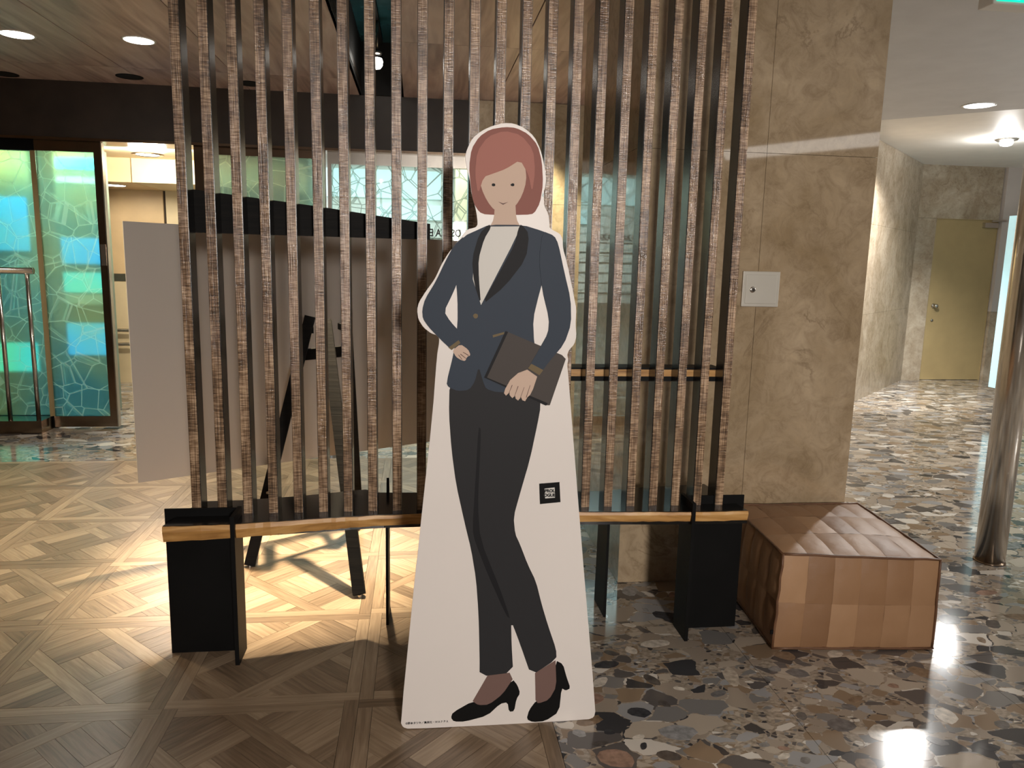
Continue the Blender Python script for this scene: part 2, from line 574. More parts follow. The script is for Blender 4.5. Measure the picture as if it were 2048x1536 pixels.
M_PARQUET = mat_parquet()
M_SUBFLOOR = plain('floor_bed', (0.05, 0.035, 0.022), 0.8)
M_TERRAZZO = mat_terrazzo()
M_PEBBLE = mat_stone_inlay()
M_MARBLE = mat_marble('brown_marble', (0.31, 0.225, 0.13), (0.50, 0.39, 0.26), (0.17, 0.115, 0.065), 0.035, ior=1.9)
M_MARBLE_CREAM = mat_marble('cream_marble', (0.36, 0.29, 0.19), (0.58, 0.5, 0.36), (0.22, 0.15, 0.08), 0.2)  # lighter, less polished marble of the back and left walls
M_MARBLE_GREY = mat_marble('corridor_marble', (0.29, 0.22, 0.145), (0.46, 0.385, 0.29), (0.17, 0.11, 0.06), 0.22, 1.4)
M_SLAT = plain('black_slat_lacquer', (0.010, 0.010, 0.010), 0.22, var=0.3, bump=0.06, spec=1.0)
M_SLATFACE = mat_slat_face()
M_BLACK = plain('black_steel', (0.005, 0.005, 0.005), 0.5, var=0.2, spec=0.12)
M_BLACKTOP = plain('black_lacquer_top', (0.008, 0.0075, 0.007), 0.16, var=0.2)
M_BLACKWOOD = mat_wood('black_wood', [(0.3, (0.003, 0.003, 0.003)), (0.7, (0.008, 0.007, 0.006))], (3, 3, 60), 0.6, 0.5, spec=0.12)
M_EDGE = mat_wood('honey_live_edge', [(0.3, (0.24, 0.11, 0.028)), (0.5, (0.48, 0.25, 0.075)), (0.72, (0.64, 0.38, 0.14))], (5, 20, 34), 0.42, 0.5)
M_CEIL = mat_wood('ceiling_wood_panel', [(0.28, (0.23, 0.155, 0.14)), (0.5, (0.44, 0.32, 0.295)), (0.74, (0.62, 0.50, 0.46))], (11, 1.1, 11), 0.45, 0.06)
M_DARK = plain('dark_brown_panel', (0.028, 0.020, 0.015), 0.5, var=0.25)
M_BLACKMATT = plain('matt_black', (0.004, 0.004, 0.004), 0.8)
M_PLASTER = plain('shade_grey_plaster', (0.60, 0.595, 0.60), 0.6, var=0.04)  # near soffit: its shade is put into this darker colour
M_PLASTER_W = plain('white_plaster', (0.82, 0.79, 0.74), 0.55, var=0.03)
M_PLASTER_P = plain('pale_rose_plaster', (0.50, 0.44, 0.40), 0.6, var=0.03)
M_CREAM = plain('cream_panel', (0.72, 0.58, 0.36), 0.5, var=0.05)
M_ORANGE = plain('apricot_panel', (0.66, 0.47, 0.26), 0.4, var=0.05)
M_STEEL = plain('brushed_steel', (0.52, 0.49, 0.44), 0.28, 1.0, var=0.08)
M_CHROME = plain('polished_chrome', (0.66, 0.62, 0.56), 0.2, 1.0, var=0.05)
M_HATCH = plain('satin_steel', (0.60, 0.57, 0.50), 0.38, 0.45, var=0.04)
M_BRONZE = plain('brown_steel', (0.24, 0.18, 0.13), 0.22, 1.0, var=0.1)
M_DOOR = plain('mustard_painted_steel', (0.36, 0.265, 0.125), 0.45, var=0.05)
M_WHITE = plain('white_foam_board', (0.74, 0.69, 0.65), 0.42, var=0.015, scale=2)
M_BOARD = plain('grey_board_back', (0.43, 0.395, 0.355), 0.7, var=0.02, scale=2)
M_LEATHER = mat_leather()
M_PIPING = plain('leather_piping', (0.13, 0.06, 0.028), 0.45, var=0.2, scale=20)
M_LAMP = emit('lit_lamp', (1.0, 0.95, 0.86), 16)
M_LAMPC = emit('lit_cool_lamp', (0.93, 0.98, 1.0), 9)
M_WHITE_TRIM = plain('white_trim_ring', (0.7, 0.68, 0.64), 0.4)
M_SIGN_GREEN = emit('sign_green', (0.0, 0.62, 0.42), 1.4)
M_SIGN_WHITE = emit('sign_white', (0.85, 1.0, 0.97), 1.6)
M_GLOW_B = emit('blue_glow', (0.02, 0.42, 1.0), 4.0)  # glowing colour made up for the added columns
M_GLOW_C = emit('cyan_glow', (0.06, 0.80, 1.0), 3.2)
M_GLOW_W = emit('pale_glow', (0.66, 0.88, 0.90), 0.75)
M_FILM = mat_film_glass('teal_film_glass', [(0.32, (0.30, 0.60, 0.62)), (0.5, (0.48, 0.68, 0.56)), (0.68, (0.62, 0.70, 0.46))], 0.30, (0.62, 0.80, 0.66), 0.009, 0.35, 1.6, 3.2, 0.30)
M_FILM_O = mat_film_glass('olive_film_glass', [(0.3, (0.42, 0.62, 0.55)), (0.7, (0.60, 0.62, 0.52))], 0.22, (0.7, 0.78, 0.6), 0.008, 0.4, 1.6, 2.6, 0.25)
M_CLEAR = mat_film_glass('etched_clear_glass', [(0.3, (0.82, 0.93, 0.9)), (0.7, (0.88, 0.94, 0.9))], 0.55, (0.16, 0.19, 0.15), 0.009, 0.03, 1.6, 3.6)
M_LETTER = plain('black_lettering', (0.015, 0.015, 0.015), 0.5)
# print inks on the cut-out
M_INK = {k: plain('ink_' + k, c, 0.55, var=0.02, scale=2, spec=0.15) for k, c in dict(
    navy=(0.040, 0.052, 0.072), charcoal=(0.026, 0.026, 0.028), black=(0.004, 0.004, 0.004), skin=(0.58, 0.43, 0.34), stocking=(0.17, 0.105, 0.09),
    shirt=(0.66, 0.64, 0.60), hair=(0.26, 0.105, 0.085), hair_light=(0.37, 0.155, 0.125), folder=(0.070, 0.060, 0.055), olive=(0.16, 0.12, 0.065), dark=(0.012, 0.012, 0.014)).items()}

# ------------------------------------------------------------------ floor
ZB = -0.03
fl = MB().box(-5.2, -6.2, -0.06, 9.6, 11.2, ZB + 0.0).obj('floor', M_SUBFLOOR)
tag(fl, kind='structure')
TX0, TY0, T = 0.413, -1.94, 0.60           # parquet grid: joints at x = 0.413 - 0.6 k, y = 2.26 + 0.6 k


def clip(poly, a, b, c):
    """keep the side a x + b y <= c of a convex polygon"""
    out = []
    for i in range(len(poly)):
        p, q = poly[i], poly[(i + 1) % len(poly)]
        dp, dq = a * p[0] + b * p[1] - c, a * q[0] + b * q[1] - c
        if dp <= 0: out.append(p)
        if dp * dq < 0:
            t = dp / (dp - dq)
            out.append((p[0] + (q[0] - p[0]) * t, p[1] + (q[1] - p[1]) * t))
    return out


def area2(p):
    return abs(sum(p[i][0] * p[(i + 1) % len(p)][1] - p[(i + 1) % len(p)][0] * p[i][1] for i in range(len(p)))) / 2


def tile_pieces():
    g = 0.0006
    W = 0.045
    P = []
    P.append(([(g, g), (T - g, g), (T - g, W - g), (g, W - g)], (1, 0)))
    P.append(([(g, T - W + g), (T - g, T - W + g), (T - g, T - g), (g, T - g)], (1, 0)))
    P.append(([(g, W + g), (W - g, W + g), (W - g, T - W - g), (g, T - W - g)], (0, 1)))
    P.append(([(T - W + g, W + g), (T - g, W + g), (T - g, T - W - g), (T - W + g, T - W - g)], (0, 1)))
    s = math.sqrt(0.5)
    H = 0.055                                  # width of the diagonal strips
    E = [-0.5, -0.125 - H / 2, -0.125 + H / 2, 0.125 - H / 2, 0.125 + H / 2, 0.5]

    def put(u0, u1, v0, v1, d):
        q = [(u0 + g, v0 + g), (u1 - g, v0 + g), (u1 - g, v1 - g), (u0 + g, v1 - g)]
        q = [(T / 2 + (u - v) * s, T / 2 + (u + v) * s) for u, v in q]
        lo, hi = W + g, T - W - g
        for a, b, c in ((-1, 0, -lo), (1, 0, hi), (0, -1, -lo), (0, 1, hi)):
            q = clip(q, a, b, c)
            if len(q) < 3: return
        if area2(q) > 2e-4: P.append((q, (s, s) if d == 0 else (-s, s)))
    put(-0.5, 0.5, E[1], E[2], 0); put(-0.5, 0.5, E[3], E[4], 0)
    for a, b in ((E[0], E[1]), (E[2], E[3]), (E[4], E[5])):
        put(E[1], E[2], a, b, 1); put(E[3], E[4], a, b, 1)
    cells = ((E[0], E[1]), (E[2], E[3]), (E[4], E[5]))
    for i, (a, b) in enumerate(cells):
        for j, (c, d) in enumerate(cells):
            di = (i + j) % 2
            big_u, big_v = b - a > 0.25, d - c > 0.25
            n = 3
            if di == 0:
                lo, hi = (c, d) if not big_v else ((c, c + 0.21) if j == 2 else (d - 0.21, d))
                for k in range(n): put(a, b, lo + (hi - lo) * k / n, lo + (hi - lo) * (k + 1) / n, 0)
            else:
                lo, hi = (a, b) if not big_u else ((a, a + 0.21) if i == 2 else (b - 0.21, b))
                for k in range(n): put(lo + (hi - lo) * k / n, lo + (hi - lo) * (k + 1) / n, c, d, 1)
            # outermost remainder
            if di == 0 and big_v: put(a, b, *((c + 0.21, d) if j == 2 else (c, d - 0.21)), 0)
            if di == 1 and big_u: put(*((a + 0.21, b) if i == 2 else (a, b - 0.21)), c, d, 1)
    return P


PIECES = tile_pieces()


def add_piece(mb, q, d, ox, oy, rot4):
    # rotate the pattern by quarter turns so that neighbours differ
    for _ in range(rot4):
        q = [(T - y, x) for x, y in q]; d = (-d[1], d[0])
    if sum(q[i][0] * q[(i + 1) % len(q)][1] - q[(i + 1) % len(q)][0] * q[i][1] for i in range(len(q))) < 0: q = q[::-1]
    n = len(q)
    z = random.uniform(-0.0004, 0.0)
    base = len(mb.v)
    mb.v += [(x + ox, y + oy, z) for x, y in q] + [(x + ox, y + oy, ZB) for x, y in q]
    fs = [tuple(base + i for i in range(n))] + [(base + i, base + n + i, base + n + (i + 1) % n, base + (i + 1) % n) for i in range(n)]
    mb.f += fs
    r1, r2, tn = random.random() * 9, random.random() * 9, random.random()
    for f in fs:
        mb.uv.append([((mb.v[i][0]) * d[0] + (mb.v[i][1]) * d[1] + r1, -(mb.v[i][0]) * d[1] + (mb.v[i][1]) * d[0] + r2) for i in f])
        mb.tone.append(tn)


tiles = []
for ix in range(9):
    for iy in range(-6, 12):
        ox, oy = TX0 - T * (ix + 1), TY0 + T * iy
        if oy + T > 5.27: continue
        tiles.append((ox, oy, (ix + 3 * iy) % 4))
alls = []
for ox, oy, r4 in tiles:
    cx, cy = ox + T / 2, oy + T / 2
    for q, d in PIECES:
        dist = math.hypot(cx, cy)
        seen = cy > 1.5 and abs(math.atan2(cx, cy) - 0.1256) < 0.68 and cx < 0.5
        alls.append((area2(q) / dist ** 3 if seen else 0.0, q, d, ox, oy, r4))
alls.sort(key=lambda t: -t[0])
for k, (w, q, d, ox, oy, r4) in enumerate(alls[:298]):
    mb = MB(); add_piece(mb, q, d, ox, oy, r4)
    mb.obj('parquet_block', M_PARQUET, fl)
mb = MB()
for w, q, d, ox, oy, r4 in alls[298:]: add_piece(mb, q, d, ox, oy, r4)
tag(mb.obj('parquet_field', M_PARQUET, fl), kind='stuff')

# terrazzo slabs: right of the parquet and behind it
SL = 0.77
slabs = []
for ix in range(-8, 13):
    for iy in range(-11, 12):
        x0, y0 = TX0 + SL * ix, 2.35 + SL * iy
        x1, y1 = x0 + SL, y0 + SL
        if ix < 0:
            y0 = max(y0, 5.26)
            if y0 >= y1 - 0.02: continue
        if x1 < -5.2 or x0 > 9.5 or y1 < -6 or y0 > 11: continue
        slabs.append((x0, y0, x1, y1))
slabs.sort(key=lambda s: math.hypot((s[0] + s[2]) / 2, (s[1] + s[3]) / 2) if s[3] > 1.4 else 99)
for x0, y0, x1, y1 in slabs[:290]:
    MB().box(x0 + 0.0008, y0 + 0.0008, ZB, x1 - 0.0008, y1 - 0.0008, 0).obj('terrazzo_slab', M_TERRAZZO, fl)
if len(slabs) > 290:
    mb = MB()
    for x0, y0, x1, y1 in slabs[290:]: mb.box(x0 + 0.0008, y0 + 0.0008, ZB, x1 - 0.0008, y1 - 0.0008, 0)
    tag(mb.obj('terrazzo_field', M_TERRAZZO, fl), kind='stuff')
# large pebbles set in the terrazzo
TINTS = [(0.05, 0.05, 0.054), (0.085, 0.082, 0.08), (0.13, 0.12, 0.11), (0.16, 0.15, 0.145), (0.22, 0.15, 0.095), (0.28, 0.21, 0.15),
         (0.20, 0.19, 0.18), (0.44, 0.37, 0.29), (0.58, 0.52, 0.44), (0.30, 0.19, 0.14), (0.28, 0.275, 0.27), (0.09, 0.078, 0.07)]
peb = []
tries = 0
prand = random.Random(21)
while len(peb) < 294 and tries < 60000:
    tries += 1
    ang = prand.uniform(-0.62, 0.80)
    rr = 1.5 * (5.2 / 1.5) ** prand.random()
    x, y = rr * math.sin(ang + 0.1256), rr * math.cos(ang + 0.1256)
    a = prand.choice((0.018, 0.022, 0.026, 0.03, 0.036, 0.045, 0.055)) * (0.75 + 0.14 * rr)
    b = a * prand.uniform(0.42, 0.8)
    if x - a < TX0 and y - a < 5.27: continue
    fx, fy = (x - TX0) % SL, (y - 2.35) % SL
    if min(fx, SL - fx) < a or min(fy, SL - fy) < a: continue
    if any((x - p[0]) ** 2 + (y - p[1]) ** 2 < (0.85 * (a + p[2])) ** 2 for p in peb): continue
    if 0.84 < x < 1.97 and 3.0 < y < 4.2: continue
    peb.append((x, y, a, b))
for x, y, a, b in peb:
    th = prand.gauss(0.35, 0.6); n = 11; vs = []
    for i in range(n):
        t = 2 * PI * i / n
        k = prand.uniform(0.84, 1.08)
        u, v = a * k * math.cos(t), b * k * math.sin(t)
        vs.append((x + u * math.cos(th) - v * math.sin(th), y + u * math.sin(th) + v * math.cos(th)))
    mb = MB()
    mb.v = [(px, py, 0.0005) for px, py in vs] + [(px, py, -0.004) for px, py in vs]
    mb.f = [tuple(range(n))] + [(i, n + i, n + (i + 1) % n, (i + 1) % n) for i in range(n)]
    c = prand.choice(TINTS)
    mb.col = [(*c, 1)] * len(mb.f)
    mb.obj('terrazzo_pebble', M_PEBBLE, fl)

# ------------------------------------------------------------------ ceilings
ZC = 2.652
ce = MB().box(-5.2, -6.2, ZC + 0.03, -0.44, 6.3, ZC + 0.08).box(-0.137, -6.2, ZC + 0.03, 1.45, 6.3, ZC + 0.08).obj('ceiling', M_DARK)
tag(ce, kind='structure')
xs = [-5.2, -4.225, -3.49, -2.755, -2.02, -1.285, -0.442]
yl = [-6.2, -4.3, -2.3, -0.3, 1.71, 3.71, 5.71, 6.25]
for i in range(len(xs) - 1):
    for j in range(len(yl) - 1):
        MB().box(xs[i] + 0.003, yl[j] + 0.003, ZC, xs[i + 1] - 0.003, yl[j + 1] - 0.003, ZC + 0.03).obj('ceiling_panel', M_CEIL, ce, org=((xs[i] + xs[i + 1]) / 2, (yl[j] + yl[j + 1]) / 2, ZC))
xr = [-0.135, 0.606, 1.45]
yr = [-6.2, -3.3, -1.3, 0.7, 2.7, 4.70, 6.25]
for i in range(2):
    for j in range(len(yr) - 1):
        MB().box(xr[i] + 0.003, yr[j] + 0.002, ZC, xr[i + 1] - 0.003, yr[j + 1] - 0.002, ZC + 0.03).obj('ceiling_panel', M_CEIL, ce, org=((xr[i] + xr[i + 1]) / 2, (yr[j] + yr[j + 1]) / 2, ZC))
# slot for the track: sides, end and lid
sl = MB().box(-0.46, 2.0, ZC, -0.442, 6.24, 3.04).box(-0.135, 2.0, ZC, -0.117, 6.24, 3.04).box(-0.46, 6.2, ZC, -0.117, 6.24, 3.04).obj('trim_1', M_BLACKMATT)
tag(sl, kind='structure')
M_LID = plain('petrol_gloss_lid', (0.03, 0.11, 0.13), 0.25, var=0.6, scale=3)
tag(MB().box(-0.46, 2.0, 3.04, -0.117, 6.24, 3.07).obj('ceiling', M_LID), kind='structure')
# right: near soffit, its shade put into the grey, and the corridor ceiling above it
tag(MB().prism([(1.452, -6.2), (9.6, -6.2), (9.6, 0.9), (4.572, 5.45), (3.85, 6.1), (1.452, 8.26)], 2.632, 2.70).obj('ceiling', M_PLASTER), kind='structure')
tag(MB().box(1.452, 4.0, 2.70, 9.6, 11.2, 2.76).obj('ceiling', M_PLASTER_W), kind='structure')
tag(MB().bar((4.572 + 1.4, 5.45 - 1.264, 2.664), (3.85 - 0.9, 6.1 + 0.81, 2.664), 0.012, 0.08).obj('trim_3', M_WHITE_TRIM), kind='structure')

# ------------------------------------------------------------------ header over the doors and the back wall
hd = MB().box(-5.2, 6.23, 2.245, 0.46, 6.45, ZC + 0.05).obj('wall_back', M_DARK)
tag(hd, kind='structure')
MB().box(-5.2, 6.215, 2.225, 0.46, 6.45, 2.245).obj('header_rail', M_BRONZE, hd)
wb = MB().box(0.47, 6.21, 0, 3.42, 6.45, 2.72).obj('wall_back', M_SUBFLOOR)
tag(wb, kind='structure')
for i in range(4):
    x0 = 0.46 + i * 0.735
    for z0, z1 in ((0, 0.93), (0.93, 1.865), (1.865, 2.65)):
        MB().box(x0 + 0.001, 6.19, z0 + 0.001, min(x0 + 0.735, 3.42) - 0.001, 6.21, z1 - 0.001).obj('marble_panel', M_MARBLE_CREAM, wb)

# ------------------------------------------------------------------ square marble pillar
CX0, CX1, CY0, CY1 = 0.882, 1.925, 3.076, 4.15
pl = MB().box(CX0 + 0.02, CY0 + 0.02, 0, CX1 - 0.02, CY1 - 0.02, 2.72).obj('wall_pillar', M_SUBFLOOR)
tag(pl, kind='structure')
g = 0.0008
rows = ((0, 1.867), (1.867, 2.70))
for z0, z1 in rows:
    for x0, x1 in ((CX0, 1.432), (1.432, CX1)):
        MB().box(x0 + (g if x0 > CX0 else 0), CY0, z0 + g, x1 - g, CY0 + 0.02, z1 - g).obj('marble_panel', M_MARBLE, pl)
        MB().box(x0 + g, CY1 - 0.02, z0 + g, x1 - g, CY1, z1 - g).obj('marble_panel', M_MARBLE, pl)
    MB().box(CX0, CY0 + 0.02 + g, z0 + g, CX0 + 0.02, CY1 - 0.02, z1 - g).obj('marble_panel', M_MARBLE, pl)
    MB().box(CX1 - 0.02, CY0 + 0.02 + g, z0 + g, CX1, CY1 - 0.02, z1 - g).obj('marble_panel', M_MARBLE, pl)

# ------------------------------------------------------------------ corridor walls on the right
dx, dy = 1.493, 1.441
n45 = Vector((-dy, dx, 0)).normalized()
p0, p1 = Vector((3.365, 6.2, 0)), Vector((6.172, 8.910, 0))
w45 = MB().prism([(p0.x, p0.y), (p1.x, p1.y), (p1.x + n45.x * 0.2, p1.y + n45.y * 0.2), (p0.x + n45.x * 0.2, p0.y + n45.y * 0.2)], 0, 2.70).obj('wall_corridor', M_SUBFLOOR)
tag(w45, kind='structure')
for k in range(4):
    a, b = p0.lerp(p1, k / 4 + 0.0004), p0.lerp(p1, (k + 1) / 4 - 0.0004)
    q = n45 * -0.015
    for z0, z1 in ((0, 0.93), (0.93, 1.865), (1.865, 2.70)):
        MB().prism([(a.x + q.x, a.y + q.y), (b.x + q.x, b.y + q.y), (b.x, b.y), (a.x, a.y)], z0 + g, z1 - g).obj('marble_panel', M_MARBLE_GREY, w45)
YE = 8.915
we = MB().box(6.0, YE + 0.02, 0, 6.452, YE + 0.2, 2.70).box(7.30, YE + 0.02, 0, 9.6, YE + 0.2, 2.70).box(6.452, YE + 0.02, 2.05, 7.30, YE + 0.2, 2.70).obj('wall_end', M_SUBFLOOR)
tag(we, kind='structure')
MB().box(6.16, YE, 0, 6.45, YE + 0.02, 2.052).obj('marble_panel', M_MARBLE_GREY, we)
MB().box(6.16, YE, 2.054, 7.30, YE + 0.02, 2.70).obj('marble_panel', M_MARBLE_GREY, we)
MB().box(7.31, YE - 0.04, 0, 9.6, YE + 0.02, 0.90).obj('marble_panel', M_MARBLE_GREY, we)
MB().box(7.31, YE - 0.05, 0.90, 9.6, YE + 0.02, 2.70).obj('plaster_panel', M_PLASTER_P, we)
dr = MB().box(6.455, YE + 0.012, 0.006, 7.295, YE + 0.06, 2.046).obj('door_3', M_DOOR)
tag(dr, kind='structure')
MB().box(6.448, YE + 0.004, 0, 6.455, YE + 0.06, 2.052).box(7.295, YE + 0.004, 0, 7.302, YE + 0.06, 2.052).box(6.448, YE + 0.004, 2.046, 7.302, YE + 0.06, 2.054).obj('door_frame', M_DOOR, dr)
MB().lathe([(0.028, 0), (0.028, -0.012), (0.014, -0.016), (0.014, -0.04), (0.026, -0.046), (0.026, -0.07), (0.018, -0.078)], (6.538, YE + 0.012, 0.96), 20, 'y').obj('door_knob', M_STEEL, dr, True)
MB().lathe([(0.017, 0), (0.017, -0.008), (0.012, -0.012)], (6.54, YE + 0.012, 0.775), 16, 'y').obj('lock_cylinder', M_STEEL, dr, True)
MB().box(7.09, YE - 0.04, 1.955, 7.275, YE + 0.012, 2.015).bar((7.16, YE - 0.06, 2.035), (7.36, YE - 0.06, 2.045), 0.02).obj('door_closer', M_STEEL, dr)
tag(MB().box(9.5, -6.2, 0, 9.6, YE, 2.75).obj('wall_right', M_PLASTER_P), kind='structure')
tag(MB().box(-5.2, -6.2, 0, -5.1, 6.3, 2.75).obj('wall_left', M_MARBLE_CREAM), kind='structure')
tag(MB().box(-5.2, -6.2, 0, 9.6, -6.1, 2.75).obj('wall_front', M_PLASTER_P), kind='structure')

# ------------------------------------------------------------------ glass front and sliding doors
def frame_rect(mb, x0, x1, z0, z1, y0, y1, l, r, t, b):
    if l: mb.box(x0, y0, z0, x0 + l, y1, z1)
    if r: mb.box(x1 - r, y0, z0, x1, y1, z1)
    if t: mb.box(x0 + l, y0, z1 - t, x1 - r, y1, z1)
    if b: mb.box(x0 + l, y0, z0, x1 - r, y1, z0 + b)
    return mb


d1 = frame_rect(MB(), -2.87, -2.395, 0.02, 2.225, 6.25, 6.29, 0.0, 0.055, 0.078, 0.085).obj('door_1', M_BRONZE)
tag(d1, kind='structure')
MB().box(-2.87, 6.265, 0.105, -2.45, 6.275, 2.147).obj('glass_pane', M_FILM, d1)
MB().box(-2.396, 6.245, 0.02, -2.388, 6.295, 2.22).obj('door_seal', M_STEEL, d1)
MB().box(-2.441, 6.246, 1.30, -2.402, 6.25, 1.46).obj('push_plate', M_STEEL, d1)
d2 = frame_rect(MB(), -1.72, -0.73, 0.02, 2.225, 6.25, 6.29, 0.07, 0.05, 0.06, 0.085).obj('door_2', M_BRONZE)
tag(d2, kind='structure')
MB().box(-1.65, 6.265, 0.105, -0.78, 6.275, 2.165).obj('glass_pane', M_FILM_O, d2)
w1 = frame_rect(MB(), -4.9, -2.87, 0, 2.225, 6.30, 6.36, 0.05, 0.05, 0.075, 0.10).obj('window_1', M_BLACK)
tag(w1, kind='structure')
MB().box(-4.85, 6.325, 0.10, -2.92, 6.335, 2.15).obj('glass_pane', M_FILM, w1)
MB().box(-2.92, 6.29, 0.1, -2.86, 6.30, 2.15).obj('mullion_strip', M_DOOR, w1)
w2 = frame_rect(MB(), -0.72, 0.462, 0, 2.225, 6.30, 6.36, 0.03, 0.035, 0.09, 0.08).obj('window_2', M_STEEL)
tag(w2, kind='structure')
MB().box(-0.69, 6.325, 0.08, 0.43, 6.335, 2.14).obj('glass_pane', M_CLEAR, w2)
# mirrored from inside: the lettering faces the street
text_mesh('hotel_lettering', 'OSAKA ESAKA', 0.086, M_LETTER, w2, (0.140, 6.3235, 1.617), PI / 2, PI, 0.0006, 'CENTER', 1.0, 0.0016, 0.75)
tag(MB().box(-5.1, 6.10, 0, -2.90, 6.29, 0.10).obj('trim_2', M_BRONZE), kind='structure')

# ------------------------------------------------------------------ vestibule beyond the doors
wv = MB().box(-5.2, 8.60, 0, -1.2, 8.75, 2.5).obj('wall_vestibule', M_SUBFLOOR)
tag(wv, kind='structure')
for x0, x1 in ((-5.2, -3.95), (-3.95, -2.69), (-2.67, -1.2)):
    mcol = M_ORANGE if x1 < -2.6 else M_CREAM
    MB().box(x0 + 0.003, 8.575, 1.18, x1 - 0.003, 8.60, 2.06).obj('wall_panel', mcol, wv)
    MB().box(x0 + 0.003, 8.575, 0.0, x1 - 0.003, 8.60, 1.10).obj('wall_panel', M_CREAM, wv)
    MB().box(x0, 8.57, 1.10, x1, 8.60, 1.18).obj('steel_strip', M_STEEL, wv)
for z in (0.43, 0.58): MB().tube([(-5.1, 8.50, z), (-1.3, 8.50, z)], 0.018, 8).obj('hand_rail', M_STEEL, wv, True)
MB().box(-5.2, 7.68, 2.058, -2.69, 8.60, 2.30).obj('soffit', M_ORANGE, wv)
MB().box(-2.68, 7.68, 2.058, -1.2, 8.60, 2.30).obj('soffit', M_CREAM, wv)
tag(MB().box(-5.2, 6.45, 2.28, -1.2, 8.75, 2.34).obj('ceiling', M_CREAM), kind='structure')
tag(MB().box(-1.2, 6.45, 2.75, 3.6, 10.8, 2.81).obj('ceiling', M_PLASTER_W), kind='structure')
wo = MB().box(-1.3, 9.9, 0, 3.6, 10.05, 2.8).box(-1.3, 8.75, 0, -1.2, 9.9, 2.8).obj('wall_outside', M_PLASTER_W)
tag(wo, kind='structure')
# stepped white counter front with pale bands
for k in range(7):
    z = 0.9 + 0.13 * k
    MB().box(-1.2, 9.9 - 0.05 * (7 - k), z, 0.75, 9.9 - 0.05 * (6 - k), z + 0.105).obj('wall_ledge', M_PLASTER_W, wo)
MB().box(0.42, 8.9, 0, 0.75, 9.2, 2.75).obj('wall_pier', M_CREAM, wo)


for x0, x1, z0, z1 in ((-1.15, 0.28, 2.16, 2.50), (-0.6, 0.28, 1.90, 2.08)):
    MB().box(x0, 9.84, z0, x1, 9.90, z1).obj('lit_panel', M_GLOW_W, wo)


M_CASE = plain('sage_column_case', (0.22, 0.27, 0.20), 0.5)


def glow_totem(x, y, w, faces, label):  # made-up source of the colour patches in the left glass
    """added column whose glowing patches colour the glass in front of it"""
    t = thing('glow_column', (x, y, 0), label, 'glow')
    MB().bbox(x - w / 2, y, 0.0, x + w / 2, y + 0.12, 2.26, 0.01).obj('case', M_CASE, t)
    for z0, z1, mat in faces:
        MB().box(x - w / 2 + 0.03, y - 0.012, z0, x + w / 2 - 0.03, y, z1).obj('glow_patch', mat, t)
    return t


glow_totem(-2.90, 7.05, 0.40, ((2.10, 2.19, M_GLOW_C), (1.98, 2.03, M_GLOW_W), (1.30, 1.52, M_GLOW_B), (1.05, 1.22, M_GLOW_C), (0.95, 1.03, M_GLOW_W), (0.50, 0.78, M_GLOW_B)),
      'added column with stacked blue and cyan glowing patches behind the left sliding door')
glow_totem(-3.52, 7.05, 0.44, ((1.40, 1.85, M_GLOW_B), (0.35, 0.60, M_GLOW_C)), 'added column with one large blue display behind the fixed pane at far left')

# ------------------------------------------------------------------ ceiling lamps and vents
def downlight(x, y, z, r, label, mat=M_LAMP, group=None):
    t = thing('ceiling_downlight', (x, y, z), label, 'light', group)
    MB().lathe([(r * 0.86, -0.002), (r * 0.9, -0.006), (r, -0.004), (r, 0.0)], (x, y, z), 32).obj('trim_ring', M_WHITE_TRIM, t, True)
    MB().lathe([(r * 0.86, -0.0045), (r * 0.86, -0.001)], (x, y, z), 32).obj('diffuser', mat, t)
    return t


downlight(-2.341, 5.0, ZC, 0.10, 'lit round downlight at the far left of the wood ceiling')
downlight(-1.655, 4.98, ZC, 0.095, 'lit round downlight nearest the slat screen in the wood ceiling')
downlight(4.16, 5.42, 2.632, 0.115, 'lit round downlight in the grey soffit right of the pillar', M_LAMPC)
for x, y, lab in ((-2.066, 5.985, 'dark round ceiling opening above the gap of the sliding doors'), (-2.96, 6.10, 'dark round ceiling opening at the left edge of the view'), (-1.235, 6.015, 'dark round ceiling opening seen between the slats')):
    t = thing('unlit_downlight', (x, y, ZC), lab, 'light')
    MB().lathe([(0.075, -0.001), (0.08, -0.004), (0.092, -0.003), (0.092, 0)], (x, y, ZC), 28).obj('trim_ring', M_BLACK, t, True)
    MB().lathe([(0.075, -0.003), (0.075, -0.0005)], (x, y, ZC), 28).obj('dark_lens', M_BLACKMATT, t)
t = thing('recessed_lamp', (-2.99, 8.05, 2.058), 'lit round lamp under the apricot soffit outside the doors', 'light')
MB().lathe([(0.11, -0.001), (0.115, -0.006), (0.13, -0.004), (0.13, 0)], (-2.99, 8.05, 2.058), 28).obj('trim_ring', M_STEEL, t, True)
MB().lathe([(0.11, -0.004), (0.11, -0.001)], (-2.99, 8.05, 2.058), 28).obj('diffuser', M_LAMP, t)
t = thing('recessed_lamp', (-2.42, 7.35, 2.28), 'dark rimmed lamp in the vestibule ceiling beside the first slat', 'light')
MB().lathe([(0.10, -0.001), (0.105, -0.012), (0.135, -0.008), (0.135, 0)], (-2.42, 7.35, 2.28), 28).obj('trim_ring', M_BRONZE, t, True)
MB().lathe([(0.10, -0.006), (0.10, -0.002)], (-2.42, 7.35, 2.28), 28).obj('diffuser', M_LAMP, t)
